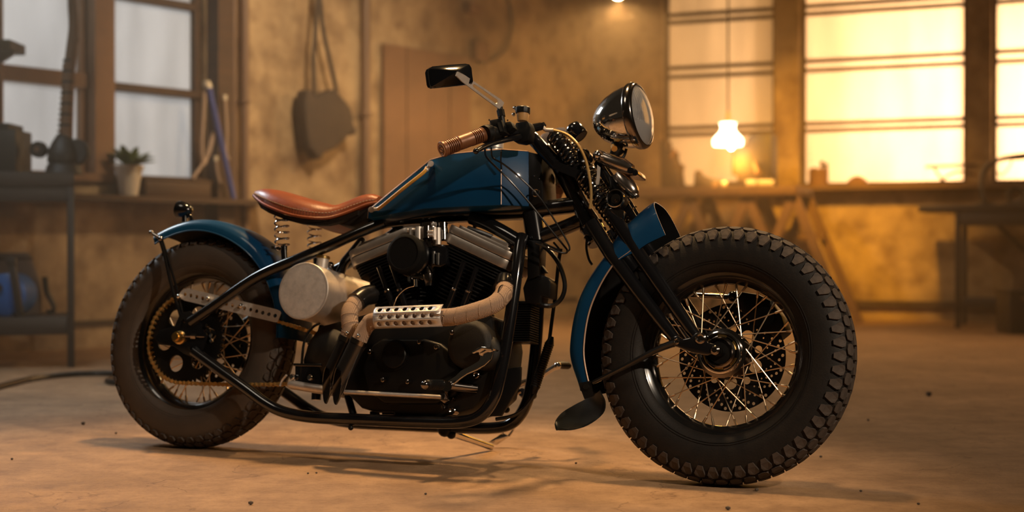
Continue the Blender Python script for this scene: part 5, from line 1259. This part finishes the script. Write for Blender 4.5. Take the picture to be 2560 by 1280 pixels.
ob('strap', MB().tube(spl([V((-.02, .0, .20)), V((-.01, 0, .12)), V((.015, 0, .07)), V((.03, 0, .035)), V((.02, 0, .012)), V((-.01, 0, .012))], 6), [.018, .010], 8), 'ironblack', hk)
# cable on the floor
fc = [(-40, 985), (20, 968), (90, 952), (170, 943), (250, 940), (330, 942), (360, 950), (330, 962), (290, 964), (268, 960), (290, 952), (340, 950)]
g0 = ground(150, 945); ca = thing('floor_cable', (g0.x, g0.y, 0), 'black power cable lying across the concrete floor beside the workbench', 'cable')
L = [ground(x, y) for x, y in fc]
ob('cable', MB().tube(spl([V((q.x - g0.x, q.y - g0.y, .0135)) for q in L], 8), .0135, 8), 'cable', ca); q = V((L[-1].x - g0.x, L[-1].y - g0.y, .0145)); ob('plug', MB().cyl(q, q + V((.06, -.01, .004)), .0145, 12), 'cable', ca)
# --- right side: window board with things on it
nb_ = .20
m_ = MB(); WR.box(m_, cols[0][1] - .1, cols[-1][0], z0R - .04, z0R, -.10, nb_); struct('trim_6', m_, 'benchwood', smooth=False)
zR = z0R
def on_sill(x, n=.08): q = at(WR, x, 600, n); return V((q.x, q.y, zR))
k12 = lambda q: q.y / FPX
c0 = on_sill(2046); kk = k12(c0); cn = thing('brush_can', c0, 'tin can holding brushes on the window board', 'can')
ob('can', MB().lathe(V((0, 0, 0)), V((0, 0, 1)), [(0, 0), (0, 24 * kk), (42 * kk, 24 * kk), (42 * kk, 22 * kk), (4 * kk, 22 * kk), (4 * kk, 0)], 28), 'board', cn, angle=40)
for dx, h_, tx in ((-8, 46, -10), (6, 62, 8), (14, 56, 18)):
    br_ = ob('brush', MB().cyl(V((dx * kk * .6, 0, 5 * kk)), V((tx * kk, 0, (h_ - 12) * kk)), 3 * kk, 8), 'benchwood', cn)
    ob('bristles', MB().cyl(V((tx * kk, 0, (h_ - 13) * kk)), V((tx * 1.1 * kk, 0, h_ * kk)), 5 * kk, 10), 'cord', cn)
c0 = on_sill(2143); bo = thing('upturned_bowl', c0, 'dark upturned bowl on the window board beside the brush can', 'bowl')
ob('bowl', MB().lathe(V((0, 0, 0)), V((0, 0, 1)), [(0, 27 * kk), (6 * kk, 26 * kk), (14 * kk, 21 * kk), (19 * kk, 12 * kk), (20 * kk, 0)], 28), 'board', bo, angle=60); ob('foot_ring', MB().lathe(V((0, 0, 19 * kk)), V((0, 0, 1)), [(0, 10 * kk), (3 * kk, 10 * kk), (3 * kk, 8 * kk), (0, 8 * kk)], 24, closed=True), 'board', bo)
c0 = on_sill(2360, .06); wr_ = thing('wire_stand', c0, 'thin wire stand with a flat top on the window board by the brick pier', 'stand')
def ws(x, y): return at(WR, x, y, .06) - c0
ob('top_bar', MB().tube([ws(2314, 417), ws(2440, 412)], .012, 8), 'cord', wr_)
m_ = MB().tube(spl([ws(2334, 418), ws(2348, 440), ws(2360, 452), ws(2350, 457)], 5), .009, 8); ob('strut', m_, 'cord', wr_)
m_ = MB().tube(spl([ws(2346, 457), ws(2362, 444), ws(2384, 432), ws(2410, 429), ws(2436, 436)], 5), .009, 8); ob('hoop', m_, 'cord', wr_); ob('foot', MB().box(ws(2352, 457), WR.d * .04, WR.n * .03, V((0, 0, .006))), 'cord', wr_)
# --- bench against the right wall with sawhorses
bn = 1.15
sA, zB_ = WR.sz(1575, 467, bn); sB = WR.S(1990, bn); zt_ = WR.sz(1800, 467, bn)[1]
rbn = thing('trestle_bench', WR.pt((sA + sB) / 2, 0, bn - .3), 'long wooden work table on sawhorse legs below the amber windows', 'workbench'); R0 = V(rbn.location)
m_ = MB(); WR.box(m_, sA, sB, zt_ - .07, zt_, bn - .7, bn)
for q in m_.v: q -= R0
ob('table_top', m_, 'benchwood', rbn, bevel=.004)
for xa in (1718, 1862, 1978):
    for dx in (-1, 1):
        for n2 in (bn - .06, bn - .62):
            s_, _ = WR.sz(xa, 600, bn); a_ = WR.pt(s_, zt_ - .07, n2); b_ = WR.pt(s_ + dx * .42, 0, n2)
            d = b_ - a_; m_ = MB().prism([a_ - WR.d * .04 - R0, a_ + WR.d * .04 - R0, b_ + WR.d * .035 - R0, b_ - WR.d * .035 - R0], WR.n * -.05); ob('leg', m_, 'benchwood', rbn, smooth=False)
    m_ = MB(); WR.box(m_, s_ - .16, s_ + .16, zt_ - .42, zt_ - .36, bn - .60, bn - .55)
    for q in m_.v: q -= R0
    ob('brace', m_, 'benchwood', rbn, smooth=False)
def bench_thing(name, pts, n, th, m, lab, cat, extra=None, bevel=.012):
    xs = [p[0] for p in pts]; c_ = at(WR, sum(xs) / len(xs), 600, n); c_ = V((c_.x, c_.y, zt_)); t = thing(name, c_, lab, cat); q_ = []
    for x, y in pts:
        s_, z_ = WR.sz(x, y, n); q_.append(WR.pt(s_, max(z_, zt_) if y < 455 else zt_, n) - c_)
    ob('body', MB().prism(q_, WR.n * -th), m, t, bevel=bevel)
    return t, c_
bt1, c1 = bench_thing('bench_drill', [(1842, 467), (1842, 440), (1828, 436), (1830, 378), (1838, 372), (1850, 366), (1866, 358), (1868, 344), (1882, 334), (1928, 334), (1930, 467)], bn - .35, .22, 'ironblack', 'tall dark bench drill at the end of the trestle table', 'machine')
def rel(x, y, n, c): return at(WR, x, y, n) - c
ob('drill_handle', MB().tube([rel(1886, 408, bn - .33, c1), rel(1894, 430, bn - .25, c1)], .016, 8).ball(rel(1895, 432, bn - .25, c1), .026, 10), 'board', bt1); ob('drill_base', MB().box(rel(1868, 460, bn - .3, c1) + V((0, 0, -.0)), WR.d * .2, WR.n * .12, V((0, 0, .018))), 'ironblack', bt1)
bt2, c2 = bench_thing('bench_clamp', [(1733, 467), (1735, 432), (1738, 425), (1746, 425), (1750, 437), (1775, 446), (1796, 449), (1800, 467)], bn - .35, .12, 'ironblack', 'low dark bench vise on the trestle table below the glowing lamp', 'vise')
ob('clamp_screw', MB().cyl(rel(1796, 456, bn - .4, c2), rel(1812, 456, bn - .4, c2), .014, 10), 'ironblack', bt2)
bt3, c3 = bench_thing('tool_pile', [(1652, 467), (1650, 350), (1662, 352), (1664, 372), (1668, 388), (1682, 378), (1680, 392), (1686, 408), (1696, 410), (1692, 428), (1698, 456), (1700, 467)], bn - .45, .2, 'canvas', 'heap of dark coats and tools piled at the corner end of the trestle table', 'pile')
ob('tool_handle', MB().cyl(rel(1676, 392, bn - .45, c3), rel(1688, 372, bn - .45, c3), .014, 8), 'board', bt3)
for x, r_, lab, m in ((1810, 8, 'pale round ball on the trestle table beside the vise', 'paper'), (1786, 6, 'small orange knob lying on the trestle table beside the pale ball', 'board')):
    q = at(WR, x, 455, bn - .15); q.z = zt_; t = thing('ball', q, lab, 'ball'); ob('ball_body', MB().ball(V((0, 0, r_ * q.y / FPX)), r_ * q.y / FPX, 14), m, t)
for x0_, x1_, lab in ((1866, 1891, 'short roll of cream paper on the trestle table'), (1896, 1934, 'long roll of cream paper on the trestle table')):
    q = at(WR, (x0_ + x1_) / 2, 458, bn - .12); q.z = zt_; t = thing('paper_roll', q, lab, 'roll'); r_ = 8.5 * q.y / FPX; h_ = (x1_ - x0_) / 2 * q.y / FPX
    ob('roll', MB().cyl(WR.d * -h_ + V((0, 0, r_)), WR.d * h_ + V((0, 0, r_)), r_, 20), 'paper', t, angle=40); ob('core', MB().cyl(WR.d * (-h_ - .002) + V((0, 0, r_)), WR.d * (h_ + .002) + V((0, 0, r_)), r_ * .3, 12), 'board', t)
# pendant lamp over the table
lp_ = at(WR, 1820, 364, bn - .2); kk = lp_.y / FPX
pl_ = thing('pendant_lamp', lp_, 'glowing white glass pendant lamp above the trestle table', 'lamp')
ob('lamp_shade', MB().lathe(V((0, 0, 0)), V((0, 0, 1)), [(0, 36 * kk), (8 * kk, 38 * kk), (16 * kk, 37 * kk), (24 * kk, 30 * kk), (34 * kk, 20 * kk), (44 * kk, 17 * kk), (54 * kk, 19 * kk), (56 * kk, 22 * kk), (58 * kk, 12 * kk), (58 * kk, 0)], 32), 'shade', pl_, angle=50)
ob('bulb', MB().ball(V((8 * kk, 0, -4 * kk)), 7 * kk, 12), 'bulb', pl_); ob('socket', MB().cyl(V((0, 0, 57 * kk)), V((0, 0, 84 * kk)), 6 * kk, 14, 4 * kk), 'brass', pl_)
ob('lamp_cord', MB().cyl(V((0, 0, 80 * kk)), V((0, 0, ZT - lp_.z)), .008, 8), 'cord', pl_)
l = bpy.data.lights.new('pendant_glow', 'POINT'); l.energy = 45; l.color = (1, .40, .04); l.shadow_soft_size = .1; o = bpy.data.objects.new('pendant_glow', l); COL.objects.link(o); o.location = lp_ + V((0, 0, -.12))
# --- steel table at the far right
tn = .95
sA = WR.S(2296, tn); sB = WR.S(2760, tn); zt2 = WR.sz(2440, 512, tn)[1]
tb = thing('steel_table', WR.pt((sA + sB) / 2, 0, tn - .3), 'dark steel table standing against the wall below the rightmost window', 'table'); T0 = V(tb.location)
def tpart(name, s0, s1, z0, z1, n0, n1, m='bench'):
    m_ = MB(); WR.box(m_, s0, s1, z0, z1, n0, n1)
    for q in m_.v: q -= T0
    return ob(name, m_, m, tb, bevel=.003)
tpart('table_top', sA, sB, zt2 - .05, zt2, tn - .6, tn); sL = WR.S(2394, tn)
for s_ in (sL, sB - .05):
    for n2 in (tn - .06, tn - .58): tpart('leg', s_ - .02, s_ + .02, 0, zt2 - .05, n2, n2 + .04)
tpart('apron', sL, sB - .05, zt2 - .16, zt2 - .05, tn - .05, tn - .02); tpart('rail', sL, sB - .05, .16, .22, tn - .56, tn - .53)
a_, b_ = WR.pt(sL + .02, zt2 - .1, tn - .3), WR.pt(sL + .55, .3, tn - .3); ob('brace', MB().tube([a_ + WR.d * .2 - T0, b_ + WR.d * .2 - T0], .018, 8), 'bench', tb)
# gooseneck lamp on that table
g0 = at(WR, 2462, 512, tn - .25); g0.z = zt2; gl = thing('gooseneck_lamp', g0, 'black gooseneck lamp bending over the steel table by the bright window', 'lamp')
def gp(x, y): return at(WR, x, y, tn - .25) - g0
ob('lamp_base', MB().cyl(V((0, 0, 0)), V((0, 0, .025)), .07, 24), 'ironblack', gl, angle=40)
ob('neck', MB().tube(spl([V((0, 0, .02)), gp(2454, 480), gp(2456, 440), gp(2470, 414), gp(2492, 402)], 6), .018, 10), 'ironblack', gl)
ob('lamp_head', MB().tube(spl([gp(2486, 404), gp(2510, 396), gp(2545, 392), gp(2590, 388)], 5), [.014, .030], 12), 'ironblack', gl)
ob('spring_arm', MB().tube(spl([gp(2530, 400), gp(2526, 412), gp(2512, 432), gp(2500, 438), gp(2494, 430)], 5), .006, 8), 'ironblack', gl)
g1 = at(WR, 2540, 480, tn - .2); g1.z = zt2; vs_ = thing('tape_dispenser', g1, 'small black ring-shaped stand at the end of the steel table', 'stand')
kk = g1.y / FPX; m_ = MB()
ob('ring', MB().tube([WR.d * (18 * kk * math.cos(a)) + V((0, 0, 25 * kk + 18 * kk * math.sin(a))) for a in [2 * PI * j / 24 for j in range(24)]], 6 * kk, 8, closed=True), 'ironblack', vs_); ob('foot', MB().box(V((0, 0, 3 * kk)), WR.d * 28 * kk, WR.n * .05, V((0, 0, 3 * kk))), 'ironblack', vs_, bevel=.002)
# dark box on the floor at the right edge
q = ground(2568, 836); bx_ = thing('tool_chest', q, 'dark tool chest on the floor in front of the steel table', 'chest'); ob('chest_body', MB().bxa(-.12, .5, 0, .3, 0, .28), 'ironblack', bx_, bevel=.008); ob('chest_lid', MB().bxa(-.125, .505, -.005, .305, .28, .31), 'ironblack', bx_, bevel=.006); ob('latch', MB().bxa(-.05, -.01, -.012, 0, .24, .3), 'dchrome', bx_, bevel=.002)
# --- bare lamp hanging high near the corner, mostly above the picture
sp = atdepth(1545, -18, 10.2)
sl_ = thing('reflector_lamp', sp, 'bright hanging lamp high up near the corner of the hall', 'lamp')
ob('bulb', MB().ball(V((0, 0, 0)), .05, 16), 'bulb', sl_); ob('reflector', MB().lathe(V((0, 0, 0)), V((0, 0, 1)), [(.02, .17), (.05, .14), (.11, .08), (.14, .03), (.16, .02), (.16, 0)], 28), 'ironblack', sl_, angle=50); ob('lamp_cord', MB().cyl(V((0, 0, .16)), V((0, 0, ZT - sp.z)), .008, 8), 'cord', sl_)
l = bpy.data.lights.new('reflector_lamp_light', 'SPOT'); l.energy = 165; l.color = (1, .58, .22); l.spot_size = math.radians(172); l.spot_blend = .4; l.shadow_soft_size = .07
o = bpy.data.objects.new('reflector_lamp_light', l); COL.objects.link(o); o.location = sp + V((0, 0, -.06)); o.rotation_euler = (0, 0, 0)
# --- grit on the floor
random.seed(11)
gm = [MB().ball(V((0, 0, .5)), .7, 6, (1, random.uniform(.6, 1), .7)).mesh('pebble', smooth=False) for _ in range(3)]
for m_ in gm: m_.materials.append(M['pebble'])
spots = [(627, 1262, .010), (1064, 1237, .006), (770, 1185, .005), (791, 1184, .005), (1892, 1228, .009), (2052, 1144, .007), (1820, 1275, .010), (2322, 991, .022), (2572, 1200, .01), (2296, 1262, .006), (2170, 1052, .008), (208, 1062, .012), (2152, 1230, .006), (1440, 1160, .006), (290, 1085, .007), (30, 1150, .007)]
for k, (x, y, r_) in enumerate(spots):
    q = ground(x, y); o = link('pebble', gm[k % 3], None); o.location = (q.x, q.y, 0); o.scale = (r_,) * 3; o.rotation_euler = (0, 0, k)
    o['label'] = 'tiny dark stone chip lying on the concrete floor'; o['category'] = 'stone'; o['group'] = 'stone chips scattered on the floor'
# --- thin smoke hanging in the back of the hall
vm = bpy.data.materials.new('thin_smoke'); vm.use_nodes = True; nt = vm.node_tree; nt.nodes.remove(nt.nodes['Principled BSDF'])
vs2 = nt.nodes.new('ShaderNodeVolumeScatter'); vs2.inputs['Density'].default_value = .042; vs2.inputs['Anisotropy'].default_value = .35; vs2.inputs['Color'].default_value = (1, .78, .55, 1)
nt.links.new(vs2.outputs[0], nt.nodes['Material Output'].inputs['Volume'])
fpn = [WL.pt(s_a - 1, .02, .3), WL.pt(cL - .45, .02, .3), WR.pt(cR + .45, .02, .3), WR.pt(cols[-1][1], .02, .3)]
fpn = fpn + [V((fpn[-1].x, 5.3, .02)), V((fpn[0].x, 5.3, .02))]
hz_o = ob('haze', MB().prism(fpn, V((0, 0, 4.1))), vm, None, 'thin smoke haze hanging in the back of the hall', True, smooth=False); hz_o['category'] = 'haze'
